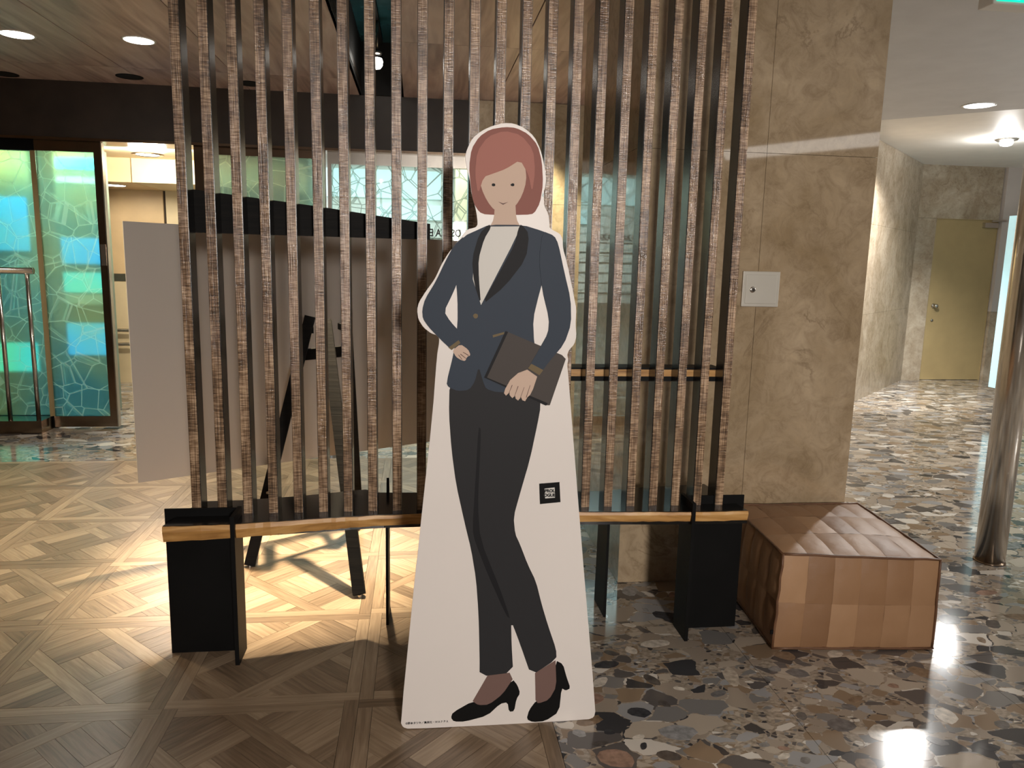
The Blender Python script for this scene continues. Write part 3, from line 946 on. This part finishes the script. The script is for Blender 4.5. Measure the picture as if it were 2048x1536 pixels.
# track spotlight in the slot
t = thing('track_spotlight', (-0.285, 5.55, 2.78), 'small bright track spotlight hanging in the black ceiling slot', 'light')
MB().box(-0.305, 3.2, 3.01, -0.275, 6.15, 3.04).obj('track', M_BLACKMATT, t)
MB().tube([(-0.285, 5.56, 3.01), (-0.285, 5.56, 2.83)], 0.008, 8).obj('stem', M_STEEL, t, True)
MB().lathe([(0.03, 0.0), (0.034, 0.012), (0.03, 0.02)], (-0.285, 5.56, 2.79), 20).obj('collar', M_STEEL, t, True)
MB().lathe([(0.008, -0.055), (0.026, -0.05), (0.040, -0.03), (0.043, -0.005), (0.036, 0.015), (0.02, 0.02)], (-0.29, 5.545, 2.745), 20).obj('bulb', M_LAMP, t, True)
# surface light in the corridor
t = thing('ceiling_spotlight', (5.75, 7.05, 2.70), 'bright white surface spotlight on the far corridor ceiling', 'light')
MB().lathe([(0.10, 0), (0.10, -0.012), (0.085, -0.018)], (5.75, 7.05, 2.70), 28).obj('base_plate', M_STEEL, t, True)
MB().lathe([(0.055, -0.018), (0.062, -0.035), (0.05, -0.06), (0.02, -0.07)], (5.75, 7.05, 2.70), 24).obj('bulb', M_LAMPC, t, True)

# luminous panel in the soffit behind the photographer (mirrored in the pillar)
t = thing('ceiling_light_panel', (3.95, -1.3, 2.632), 'long luminous ceiling panel in the grey soffit behind the camera', 'light')
q = [(3.18, -1.80), (4.30, -0.05), (4.80, -0.80), (3.55, -2.55)]
MB().prism(q, 2.622, 2.632).obj('diffuser', emit('luminous_panel', (1.0, 0.95, 0.88), 2.2), t)
fr = MB()
for k in range(4): fr.bar((*q[k], 2.626), (*q[(k + 1) % 4], 2.626), 0.02, 0.012)
fr.obj('frame', M_WHITE_TRIM, t)

# exit sign
t = thing('exit_sign', (2.45, 2.95, 2.632), 'green and white running figure exit sign hanging at the upper right', 'sign')
MB().box(2.235, 2.90, 2.442, 2.66, 2.985, 2.632).obj('housing', M_PLASTER_W, t, bevel=0.004)
MB().box(2.248, 2.895, 2.452, 2.648, 2.90, 2.625).obj('green_face', M_SIGN_GREEN, t)
MB().slab_xz([(2.42, 2.458), (2.54, 2.458), (2.54, 2.62), (2.42, 2.62)], 2.8935, 2.895).obj('white_door', M_SIGN_WHITE, t)
fig = MB()
fig.slab_xz([(2.325, 2.459), (2.345, 2.459), (2.325, 2.50), (2.315, 2.515), (2.30, 2.515), (2.31, 2.495)], 2.892, 2.895)
fig.slab_xz([(2.315, 2.51), (2.345, 2.515), (2.375, 2.555), (2.355, 2.575), (2.335, 2.565)], 2.892, 2.895)
fig.slab_xz([(2.37 + 0.014 * math.cos(a * PI / 6), 2.592 + 0.014 * math.sin(a * PI / 6)) for a in range(12)], 2.892, 2.895)
fig.obj('running_figure', M_SIGN_WHITE, t)

# ------------------------------------------------------------------ chrome pole and shop window at right
t = thing('chrome_pole', (2.786, 3.19, 0), 'tall polished chrome pole standing on terrazzo at the right edge', 'pole')
MB().lathe([(0.066, 0.003), (0.066, 2.632)], (2.786, 3.19, 0), 48).obj('shaft', M_CHROME, t, True)
MB().lathe([(0.070, 0.0), (0.070, 0.006), (0.066, 0.008)], (2.786, 3.19, 0), 48).obj('base_ring', M_BRONZE, t, True)
w3 = frame_rect(MB(), 5.70, 7.6, 0, 2.1, 6.66, 6.72, 0.03, 0.03, 0.03, 0.03).obj('window_3', M_STEEL)
tag(w3, kind='structure')
MB().box(5.73, 6.68, 0.03, 7.57, 6.69, 2.07).obj('glass_pane', M_FILM, w3)
MB().box(5.76, 6.80, 0.25, 7.54, 6.90, 1.95).obj('lit_panel', emit('lit_ice_display', (0.40, 0.66, 0.74), 0.55), w3)

# access hatch on the pillar
t = thing('access_hatch', (1.443, CY0, 1.30), 'square brushed steel access hatch on the brown marble pillar', 'hatch')
x0, x1, z0, z1 = 1.362, 1.526, 1.233, 1.382
MB().box(x0, CY0 - 0.012, z0, x1, CY0 + 0.0, z1).obj('frame', M_HATCH, t, bevel=0.002)
MB().box(x0 + 0.014, CY0 - 0.015, z0 + 0.014, x1 - 0.014, CY0 - 0.012, z1 - 0.014).obj('door', M_HATCH, t, bevel=0.001)
lk = MB().lathe([(0.0125, 0), (0.0125, -0.005), (0.009, -0.006)], (x0 + 0.043, CY0 - 0.015, z0 + 0.072), 20, 'y').obj('lock', M_CHROME, t, True)
MB().box(x0 + 0.0415, CY0 - 0.0215, z0 + 0.065, x0 + 0.0445, CY0 - 0.021, z0 + 0.079).obj('keyhole', M_BLACK, lk)

# guard rail at the left window
t = thing('guard_rail', (-3.1, 6.16, 0.10), 'chrome guard rail on the sill in front of the left fixed pane', 'rail')
MB().tube([(-4.6, 6.16, 1.25), (-2.90, 6.16, 1.25)], 0.026, 14).obj('top_bar', M_CHROME, t, True)
for x in (-2.945, -3.15, -4.4):
    MB().tube([(x, 6.16, 0.10), (x, 6.16, 1.25)], 0.016, 12).obj('post', M_CHROME, t, True)

# ------------------------------------------------------------------ slat bench
NS = 23
SX0, SP = -0.766, 0.0864
ZT = 0.505
bench = thing('slat_bench', (0.19, 2.66, 0), 'live edge bench with a tall screen of brown fronted black slats', 'bench')
front = [(-0.845, 2.512), (-0.722, 2.513), (-0.597, 2.522), (-0.5, 2.535), (-0.404, 2.548), (-0.30, 2.562), (-0.237, 2.572), (-0.12, 2.583), (0.007, 2.587), (0.2, 2.586),
         (0.4, 2.582), (0.604, 2.574), (0.75, 2.566), (0.844, 2.560), (0.984, 2.553), (1.10, 2.551), (1.218, 2.55)]
back = [(1.18, 2.896), (0.895, 2.86), (0.72, 2.822), (0.35, 2.83), (0.007, 2.839), (-0.147, 2.847), (-0.205, 2.890), (-0.263, 2.875), (-0.445, 2.819), (-0.638, 2.781), (-0.79, 2.774)]
MB().prism([(x, y + 0.006) for x, y in front] + back, 0.455, ZT).obj('plank', M_BLACKTOP, bench)
# wood front edge, thicker at the left
eb = MB(); erand = random.Random(3)
fine = []
for k in range(len(front) - 1):
    for s in range(4):
        t_ = s / 4
        fine.append((front[k][0] * (1 - t_) + front[k + 1][0] * t_, front[k][1] * (1 - t_) + front[k + 1][1] * t_))
fine.append(front[-1])
nf = len(fine)
vs = []
for k, (x, y) in enumerate(fine):
    zt = ZT - 0.0015 + erand.uniform(-0.0012, 0.001)
    zb = 0.449 + 0.018 * min(1, (x + 0.845) / 0.8) + erand.uniform(-0.0015, 0.0015)
    w = erand.uniform(-0.0015, 0.0015)
    vs += [(x, y + w, zt), (x, y - 0.003 + w, (zt + zb) / 2 + 0.008), (x, y + w + 0.004, zb), (x, y + 0.012, zb), (x, y + 0.012, zt)]
fs = []
for k in range(nf - 1):
    for i in range(5):
        j = (i + 1) % 5
        fs.append((k * 5 + i, k * 5 + j, (k + 1) * 5 + j, (k + 1) * 5 + i))
fs += [(4, 3, 2, 1, 0), tuple((nf - 1) * 5 + i for i in range(5))]
tag(eb.add(vs, [f[::-1] for f in fs]).obj('live_edge', M_EDGE, bench), 'honey coloured natural wood edge')
# supports
MB().box(-0.867, 2.608, 0, -0.626, 2.614, 0.533).obj('support_plate', M_BLACK, bench)
MB().box(-0.626, 2.504, 0, -0.612, 2.62, 0.535).obj('support_fin', M_BLACK, bench)
MB().box(1.011, 2.640, 0, 1.240, 2.646, 0.538).obj('support_plate', M_BLACK, bench)
MB().box(0.998, 2.540, 0, 1.011, 2.67, 0.540).obj('support_fin', M_BLACK, bench)
for x in (-0.117, 0.744):
    MB().slab_yz([(2.757, 0), (2.92, 0), (2.90, 0.50), (2.86, 0.56), (2.845, 0.50), (2.757, 0.46)], x - 0.005, x + 0.005).obj('support_fin', M_BLACK, bench)
# slats
ZS = 2.66
sl0 = MB().box(-0.0165, 0.003, 0, 0.0165, 0.072, ZS - ZT).obj('slat', M_SLAT, bench, org=(0, 0, 0))
sf0 = MB().box(-0.0148, -0.0015, 0, 0.0148, 0.003, ZS - ZT).obj('slat_face', M_SLATFACE, sl0, org=(0, 0, 0))
sf0['label'] = 'brown woven wood front strip'
for k in range(NS):
    x = SX0 + SP * k
    zb = ZT + (0.028 if k in (0, 1, 21, 22) else 0.0005) * 0 + 0.0002
    if k == 0:
        s = sl0
    else:
        s = sl0.copy(); COL.objects.link(s)
        c = sf0.copy(); COL.objects.link(c); c.parent = s
    s.parent = bench
    s.location = Vector((x, 2.630, zb)) - Vector((0.19, 2.66, 0))
# dark tapered rail at head height on the left, slim rail at the right
MB().slab_xz([(-0.775, 1.474), (0.04, 1.470), (0.04, 1.524), (-0.35, 1.573), (-0.775, 1.618)], 2.703, 2.745).obj('tapered_rail', M_BLACKWOOD, bench)
MB().box(0.30, 2.703, 0.968, 1.14, 2.74, 0.986).box(0.30, 2.703, 1.012, 1.14, 2.80, 1.019).obj('cross_rail', M_BLACK, bench)
tag(MB().box(0.30, 2.705, 0.986, 1.14, 2.78, 1.012).obj('rail_edge', M_EDGE, bench), 'honey coloured wood strip of the rail')

# ------------------------------------------------------------------ grey board on an easel behind the screen
u = Vector((1.24, 0.70, 0)).normalized()
nb = Vector((-u.y, u.x, 0))
b0 = Vector((-1.233, 3.40, 0))
L = 1.84
bd = thing('display_board', (b0.x + u.x * L / 2, b0.y + u.y * L / 2, 0.393), 'large plain grey board seen from behind on a black easel', 'board')
def sheet(n0, n1):
    vs = []
    for n in (n0, n1):
        for d, z in ((0, 0.393), (L, 0.393), (L, 1.503), (0, 1.532)):
            p = b0 + u * d + nb * n
            vs.append((p.x, p.y, z))
    return MB().add(vs, [(0, 1, 2, 3), (7, 6, 5, 4), (0, 4, 5, 1), (1, 5, 6, 2), (2, 6, 7, 3), (3, 7, 4, 0)])


sheet(0, 0.006).obj('back_sheet', M_BOARD, bd)
sheet(0.006, 0.012).obj('front_sheet', M_WHITE, bd)
ea = thing('easel', (-0.5, 3.5, 0), 'black wooden easel standing behind the slat screen', 'easel')


def leg(a, b, w, d):
    return MB().bar(a, b, w, d)


leg((-0.763, 3.373, 0.004), (-0.505, 3.62, 1.125), 0.048, 0.022).obj('leg', M_BLACKWOOD, ea)
leg((-0.31, 3.87, 0.004), (-0.348, 3.755, 1.12), 0.045, 0.022).obj('leg', M_BLACKWOOD, ea)
leg((-0.243, 3.012, 0.012), (-0.44, 3.68, 1.10), 0.052, 0.026).obj('rear_leg', M_BLACKWOOD, ea)
leg((-0.575, 3.58, 0.945), (-0.33, 3.79, 0.945), 0.052, 0.02).obj('crossbar', M_BLACKWOOD, ea)
leg((-0.505, 3.62, 1.06), (-0.535, 3.785, 1.06), 0.03, 0.03).obj('support_arm', M_BLACKWOOD, ea)
leg((-0.348, 3.755, 1.06), (-0.39, 3.868, 1.06), 0.03, 0.03).obj('support_arm', M_BLACKWOOD, ea)
leg((-0.675, 3.457, 0.378), (-0.72, 3.72, 0.378), 0.025, 0.028).obj('peg', M_BLACKWOOD, ea)
leg((-0.322, 3.83, 0.378), (-0.345, 3.93, 0.378), 0.025, 0.028).obj('peg', M_BLACKWOOD, ea)
for px, py in ((-0.763, 3.373), (-0.31, 3.87), (-0.243, 3.012)):
    MB().lathe([(0.009, 0), (0.009, 0.012)], (px, py, 0), 12).obj('foot_glide', M_STEEL, ea)
MB().lathe([(0.006, 0), (0.006, -0.012)], (-0.685, 3.437, 0.33), 10, 'y').obj('bolt', M_STEEL, ea)
MB().lathe([(0.006, 0), (0.006, -0.012)], (-0.36, 3.745, 0.945), 10, 'y').obj('bolt', M_STEEL, ea)

# ------------------------------------------------------------------ leather pouf
pf = thing('leather_pouf', (1.645, 2.73, 0), 'square tan leather patchwork pouf on the terrazzo beside the pillar', 'pouf')
FB = [Vector(v) for v in ((1.305, 2.452, 0.0), (1.912, 2.402, 0.0), (1.965, 3.03, 0.0), (1.36, 3.05, 0.0))]
FT = [Vector(v) for v in ((1.325, 2.470, 0.365), (1.908, 2.410, 0.352), (1.962, 3.035, 0.36), (1.378, 3.04, 0.36))]
cen = Vector((1.64, 2.735, 0.18))
prnd = random.Random(11)


def bil(c, u, v):
    return (c[0] * (1 - u) + c[1] * u) * (1 - v) + (c[3] * (1 - u) + c[2] * u) * v


def face_patches(c, nu, nv, bulge, name):
    nrm = (c[1] - c[0]).cross(c[3] - c[0]).normalized()
    for i in range(nu):
        for j in range(nv):
            m = 5
            mb = MB()
            tn = prnd.uniform(0.15, 0.75)
            vs = []
            for a in range(m + 1):
                for b in range(m + 1):
                    uu, vv = (i + a / m) / nu, (j + b / m) / nv
                    e = min(a, m - a, b, m - b)
                    puff = (-0.0028 if e == 0 else (0.0012 if e == 1 else 0.0018))
                    if uu in (0, 1) or vv in (0, 1): puff = -0.002
                    p = bil(c, uu, vv) + nrm * (bulge * (4 * uu * (1 - uu)) ** 0.6 * (4 * vv * (1 - vv)) ** 0.6 + puff + prnd.uniform(-0.0008, 0.0008))
                    vs.append(p)
            fs = [(a * (m + 1) + b, (a + 1) * (m + 1) + b, (a + 1) * (m + 1) + b + 1, a * (m + 1) + b + 1) for a in range(m) for b in range(m)]
            mb.add(vs, fs)
            mb.tone = [tn] * len(fs)
            mb.obj(name, M_LEATHER, pf, True)


face_patches([FB[0], FB[1], FT[1], FT[0]], 6, 2, 0.012, 'leather_patch')
face_patches([FB[3], FB[0], FT[0], FT[3]], 6, 2, 0.012, 'leather_patch')
face_patches([FB[1], FB[2], FT[2], FT[1]], 6, 2, 0.012, 'leather_patch')
face_patches([FB[2], FB[3], FT[3], FT[2]], 6, 2, 0.0, 'leather_patch')
face_patches([FT[0], FT[1], FT[2], FT[3]], 6, 3, 0.020, 'leather_patch')
ins = 0.012
core = MB()
cv = [p + (cen - p).normalized() * ins for p in FB + FT]
for k in range(4): cv[k].z = 0.002
core.add(cv, [(3, 2, 1, 0), (4, 5, 6, 7), (0, 1, 5, 4), (1, 2, 6, 5), (2, 3, 7, 6), (3, 0, 4, 7)]).obj('cushion_core', M_PIPING, pf)


def wob(a, b, n=10):
    return [a.lerp(b, k / n) + Vector((prnd.uniform(-1, 1), prnd.uniform(-1, 1), prnd.uniform(-0.4, 1))) * 0.0022 for k in range(n)]


MB().tube(sum((wob(FT[k], FT[(k + 1) % 4]) for k in range(4)), []), 0.005, 7, True).obj('piping', M_PIPING, pf, True)
up = Vector((0, 0, 0.006))
MB().tube(sum((wob(FB[k] + up, FB[(k + 1) % 4] + up) for k in range(4)), []), 0.005, 7, True).obj('piping', M_PIPING, pf, True)
for k in range(4):
    MB().tube(wob(FB[k] + up, FT[k], 8) + [FT[k]], 0.005, 7).obj('piping', M_PIPING, pf, True)
MB().box(1.292, 2.452, 0.062, 1.303, 2.456, 0.078).obj('label_tab', M_INK['black'], pf)

# ------------------------------------------------------------------ life size cut-out
OUTLINE = [(-0.051,0.023),(-0.044,0.006),(-0.026,-0.001),(0.25,-0.003),(0.525,-0.002),(0.544,0.005),(0.548,0.029),(0.476,0.634),(0.424,1.091),(0.421,1.11),(0.424,1.125),(0.42,1.138),(0.424,1.151),(0.44,1.17),(0.445,1.193),(0.441,1.227),(0.442,1.269),(0.436,1.293),(0.426,1.337),(0.408,1.406),(0.398,1.435),(0.396,1.462),(0.388,1.476),(0.358,1.49),(0.358,1.502),(0.354,1.529),(0.341,1.551),(0.341,1.566),(0.335,1.579),(0.343,1.598),(0.345,1.623),(0.339,1.657),(0.327,1.699),(0.309,1.732),(0.281,1.753),(0.252,1.763),(0.226,1.763),(0.194,1.754),(0.166,1.74),(0.142,1.72),(0.128,1.691),(0.123,1.671),(0.129,1.638),(0.136,1.616),(0.142,1.574),(0.155,1.532),(0.16,1.496),(0.155,1.487),(0.132,1.481),(0.12,1.469),(0.097,1.436),(0.08,1.415),(0.062,1.385),(0.045,1.346),(0.019,1.31),(0.001,1.281),(-0.004,1.26),(0.0,1.233),(0.014,1.212),(0.034,1.196),(0.054,1.19),(0.058,1.176),(0.051,1.132),(0.04,0.968),(0.008,0.649),(-0.001,0.552),(-0.007,0.503)]
TROUSERS = [(0.087,1.054),(0.086,0.968),(0.094,0.866),(0.108,0.763),(0.135,0.642),(0.154,0.565),(0.17,0.471),(0.179,0.361),(0.184,0.233),(0.185,0.16),(0.287,0.169),(0.28,0.261),(0.277,0.337),(0.306,0.26),(0.342,0.155),(0.419,0.206),(0.417,0.238),(0.388,0.321),(0.368,0.386),(0.349,0.458),(0.322,0.514),(0.298,0.576),(0.283,0.608),(0.277,0.661),(0.294,0.73),(0.321,0.834),(0.34,0.938),(0.348,0.989),(0.341,1.054),(0.285,1.105),(0.13,1.104)]
CREASE = [(0.17,0.931),(0.178,0.924),(0.174,0.791),(0.172,0.701),(0.18,0.595),(0.242,0.438),(0.275,0.341),(0.261,0.355),(0.204,0.486),(0.165,0.588),(0.157,0.626),(0.164,0.777)]
SHOE_L = [(0.1,0.029),(0.105,0.046),(0.165,0.08),(0.183,0.066),(0.215,0.066),(0.256,0.098),(0.286,0.146),(0.301,0.126),(0.31,0.099),(0.299,0.08),(0.293,0.04),(0.277,0.039),(0.272,0.071),(0.249,0.067),(0.211,0.03),(0.143,0.014),(0.109,0.016)]
SHOE_R = [(0.332,0.011),(0.339,0.041),(0.36,0.071),(0.366,0.061),(0.4,0.072),(0.422,0.115),(0.416,0.202),(0.44,0.188),(0.452,0.146),(0.466,0.107),(0.451,0.1),(0.438,0.109),(0.433,0.03),(0.39,0.001),(0.351,-0.0)]
FOOT_L = [(0.209,0.162),(0.276,0.168),(0.286,0.146),(0.256,0.098),(0.215,0.066),(0.183,0.066),(0.165,0.08)]
FOOT_R = [(0.354,0.163),(0.416,0.202),(0.424,0.119),(0.4,0.071),(0.366,0.061),(0.358,0.073)]
JACKET = [(0.191,1.495),(0.159,1.48),(0.123,1.463),(0.101,1.428),(0.099,1.374),(0.107,1.292),(0.108,1.223),(0.099,1.146),(0.078,1.057),(0.084,1.045),(0.109,1.034),(0.142,1.037),(0.158,1.061),(0.168,1.104),(0.181,1.061),(0.19,1.04),(0.223,1.03),(0.287,1.033),(0.342,1.047),(0.342,1.098),(0.324,1.169),(0.319,1.239),(0.334,1.309),(0.367,1.434),(0.366,1.47),(0.339,1.482),(0.283,1.497)]
SHIRT = [(0.191,1.49),(0.279,1.493),(0.25,1.431),(0.172,1.276),(0.148,1.347),(0.153,1.429)]
LAPEL_L = [(0.191,1.497),(0.164,1.47),(0.145,1.402),(0.152,1.334),(0.172,1.276),(0.165,1.348),(0.163,1.402),(0.178,1.457),(0.196,1.487)]
LAPEL_R = [(0.279,1.5),(0.302,1.473),(0.295,1.405),(0.238,1.329),(0.172,1.274),(0.223,1.369),(0.263,1.445),(0.271,1.486)]
ARM_L = [(0.125,1.465),(0.096,1.438),(0.072,1.393),(0.047,1.339),(0.018,1.291),(0.01,1.26),(0.012,1.236),(0.029,1.212),(0.059,1.181),(0.092,1.15),(0.116,1.17),(0.12,1.195),(0.087,1.23),(0.07,1.257),(0.093,1.305),(0.11,1.347),(0.123,1.401)]
ARM_R = [(0.339,1.482),(0.372,1.47),(0.384,1.448),(0.403,1.373),(0.424,1.297),(0.428,1.227),(0.41,1.17),(0.368,1.119),(0.341,1.08),(0.308,1.1),(0.339,1.155),(0.363,1.2),(0.365,1.24),(0.342,1.323),(0.331,1.406)]
CUFF_R = [(0.341,1.08),(0.308,1.1),(0.317,1.113),(0.352,1.095)]
CUFF_L = [(0.092,1.15),(0.116,1.17),(0.111,1.178),(0.083,1.157)]
HAND_L = [(0.094,1.149),(0.116,1.167),(0.138,1.152),(0.145,1.136),(0.135,1.131),(0.13,1.119),(0.118,1.122),(0.104,1.131)]
HAND_R = [(0.335,1.076),(0.306,1.096),(0.28,1.086),(0.258,1.066),(0.244,1.04),(0.241,1.028),(0.247,1.021),(0.257,1.031),(0.257,1.023),(0.265,1.014),(0.273,1.021),(0.275,1.012),(0.282,1.007),(0.29,1.017),(0.294,1.008),(0.302,1.005),(0.309,1.017),(0.316,1.023),(0.324,1.04)]
FOLDER = [(0.242,1.205),(0.405,1.138),(0.416,1.127),(0.374,0.993),(0.36,0.993),(0.184,1.073)]
FOLDER_EDGE = [(0.184,1.073),(0.242,1.205),(0.249,1.202),(0.192,1.073),(0.368,0.999),(0.363,0.992)]
HAIR = [(0.229,1.753),(0.189,1.745),(0.16,1.725),(0.14,1.693),(0.134,1.647),(0.139,1.595),(0.147,1.552),(0.163,1.528),(0.182,1.521),(0.292,1.524),(0.314,1.528),(0.33,1.557),(0.337,1.608),(0.332,1.668),(0.319,1.71),(0.292,1.738),(0.259,1.752)]
NECK = [(0.206,1.564),(0.261,1.566),(0.265,1.513),(0.279,1.489),(0.242,1.456),(0.191,1.486),(0.204,1.511)]
FACE = [(0.29,1.623),(0.288,1.604),(0.283,1.586),(0.276,1.569),(0.267,1.554),(0.257,1.542),(0.247,1.533),(0.238,1.527),(0.229,1.525),(0.219,1.527),(0.21,1.532),(0.199,1.54),(0.189,1.552),(0.18,1.566),(0.172,1.582),(0.166,1.6),(0.164,1.618),(0.165,1.637),(0.168,1.654),(0.174,1.671),(0.181,1.685),(0.19,1.697),(0.201,1.706),(0.213,1.712),(0.225,1.714),(0.237,1.713),(0.249,1.708),(0.26,1.7),(0.269,1.689),(0.278,1.675),(0.284,1.659),(0.288,1.641)]
FRINGE = [(0.159,1.573),(0.15,1.628),(0.155,1.686),(0.183,1.726),(0.227,1.743),(0.273,1.734),(0.307,1.697),(0.314,1.641),(0.307,1.583),(0.295,1.633),(0.272,1.669),(0.234,1.644),(0.198,1.63),(0.174,1.621)]
BUTTON = [(0.164,1.246),(0.163,1.242),(0.16,1.239),(0.155,1.239),(0.152,1.242),(0.15,1.246),(0.152,1.25),(0.155,1.252),(0.159,1.252),(0.163,1.25)]
POCKET_L = [(0.108,1.203),(0.122,1.199),(0.122,1.194),(0.106,1.198)]
POCKET_R = [(0.206,1.193),(0.238,1.202),(0.238,1.196),(0.207,1.186)]
EYE_L = [(0.206,1.601),(0.205,1.598),(0.201,1.597),(0.197,1.598),(0.196,1.601),(0.197,1.604),(0.201,1.605),(0.205,1.604)]
EYE_R = [(0.258,1.603),(0.257,1.6),(0.253,1.599),(0.249,1.6),(0.247,1.603),(0.249,1.605),(0.253,1.607),(0.257,1.606)]
MOUTH = [(0.214,1.557),(0.228,1.553),(0.242,1.557),(0.228,1.549)]
STICKER = [(0.35,0.76),(0.41,0.764),(0.415,0.703),(0.354,0.698)]
WINDOWSQ = [(0.366,0.745),(0.396,0.748),(0.398,0.717),(0.369,0.715)]
FINGER_0 = [(0.263,1.052),(0.254,1.027),(0.255,1.027),(0.265,1.051)]
FINGER_1 = [(0.28,1.049),(0.27,1.017),(0.271,1.017),(0.282,1.048)]
FINGER_2 = [(0.298,1.046),(0.287,1.013),(0.288,1.012),(0.299,1.045)]
FINGER_3 = [(0.315,1.052),(0.304,1.016),(0.306,1.015),(0.316,1.051)]
FINGER_4 = [(0.123,1.144),(0.139,1.134),(0.14,1.136),(0.124,1.145)]
FINGER_5 = [(0.116,1.138),(0.132,1.126),(0.133,1.127),(0.117,1.14)]
FINGER_6 = [(0.111,1.136),(0.121,1.123),(0.122,1.124),(0.112,1.137)]

YS = 2.088
st = thing('cutout_standee', (0.27, YS, 0), 'life size white cut-out board of a figure in a navy suit', 'standee')


def ccw(p):
    a = sum(p[i][0] * p[(i + 1) % len(p)][1] - p[(i + 1) % len(p)][0] * p[i][1] for i in range(len(p)))
    return p if a > 0 else p[::-1]


def smooth_poly(p, it=1):
    for _ in range(it):
        o = []
        for i in range(len(p)):
            a, b = p[i], p[(i + 1) % len(p)]
            if math.hypot(b[0] - a[0], b[1] - a[1]) < 0.004:
                o.append(a); continue
            o += [(a[0] * 0.8 + b[0] * 0.2, a[1] * 0.8 + b[1] * 0.2), (a[0] * 0.2 + b[0] * 0.8, a[1] * 0.2 + b[1] * 0.8)]
        p = o
    return p


bottom = min(z for x, z in OUTLINE)
MB().slab_xz(ccw([(x, z - bottom) for x, z in smooth_poly(OUTLINE)]), YS, YS + 0.007).obj('board', M_WHITE, st)


def ink(name, pts, colour, layer, it=1):
    y = YS - 0.0003 * layer
    MB().slab_xz(ccw([(x, z - bottom) for x, z in (smooth_poly(pts, it) if it else pts)]), y, YS).obj(name, M_INK[colour], st)


ink('printed_hair', HAIR, 'hair', 1)
ink('printed_neck', NECK, 'skin', 2)
ink('printed_face', FACE, 'skin', 3, 0)
ink('printed_fringe', FRINGE, 'hair_light', 4)
ink('printed_eye', EYE_L, 'dark', 4, 0)
ink('printed_eye', EYE_R, 'dark', 4, 0)
ink('printed_mouth', MOUTH, 'stocking', 4, 0)
ink('printed_foot', FOOT_L, 'stocking', 1, 0)
ink('printed_foot', FOOT_R, 'stocking', 1, 0)
ink('printed_shoe', SHOE_L, 'black', 2)
ink('printed_shoe', SHOE_R, 'black', 2)
ink('printed_trousers', TROUSERS, 'charcoal', 3)
ink('printed_crease', CREASE, 'dark', 4)
ink('printed_jacket', JACKET, 'navy', 5)
ink('printed_shirt', SHIRT, 'shirt', 6, 0)
ink('printed_lapel', LAPEL_L, 'dark', 7)
ink('printed_lapel', LAPEL_R, 'dark', 7)
ink('printed_button', BUTTON, 'olive', 7, 0)
ink('printed_pocket', POCKET_R, 'olive', 7, 0)
ink('printed_hand', HAND_L, 'skin', 6)
ink('printed_sleeve', ARM_L, 'navy', 7)
ink('printed_cuff', CUFF_L, 'olive', 8, 0)
ink('printed_folder', FOLDER, 'folder', 8, 0)
ink('printed_folder_edge', FOLDER_EDGE, 'dark', 9, 0)
ink('printed_hand', HAND_R, 'skin', 10, 0)
for q in (FINGER_0, FINGER_1, FINGER_2, FINGER_3, FINGER_4, FINGER_5, FINGER_6): ink('printed_finger_line', q, 'stocking', 10.6, 0)
ink('printed_sleeve', ARM_R, 'navy', 11)
ink('printed_cuff', CUFF_R, 'olive', 12, 0)
# sticker with lettering
MB().slab_xz(ccw([(x, z - bottom) for x, z in STICKER]), YS - 0.0006, YS).obj('sticker', M_INK['black'], st)
MB().slab_xz(ccw([(x, z - bottom) for x, z in WINDOWSQ]), YS - 0.0009, YS).obj('sticker_window', M_INK['shirt'], st)
zc = 0.731 - bottom
text_mesh('sticker_lettering', 'PROL', 0.0128, M_LETTER, st, (0.3817, YS - 0.0012, zc + 0.0066), spacing=0.95, bold=0.00075)
text_mesh('sticker_lettering', 'OGUE', 0.0128, M_LETTER, st, (0.3817, YS - 0.0012, zc - 0.0066), spacing=0.95, bold=0.00075)
text_mesh('copyright_lettering', '\u00a9\u85e4\u672c\u30bf\u30c4\u30ad\uff0f\u96c6\u82f1\u793e\u30fb\uff2d\uff21\uff30\uff30\uff21', 0.0082, M_LETTER, st, (-0.036, YS - 0.0006, 0.0175 - bottom), align='LEFT', bold=0.0001)
# fold-out leg behind
MB().slab_yz([(YS + 0.007, 0.02), (YS + 0.007, 1.05), (YS + 0.03, 1.05), (YS + 0.33, 0.0), (YS + 0.30, 0.0), (YS + 0.25, 0.04)], 0.262, 0.267).obj('fold_out_leg', M_WHITE, st)
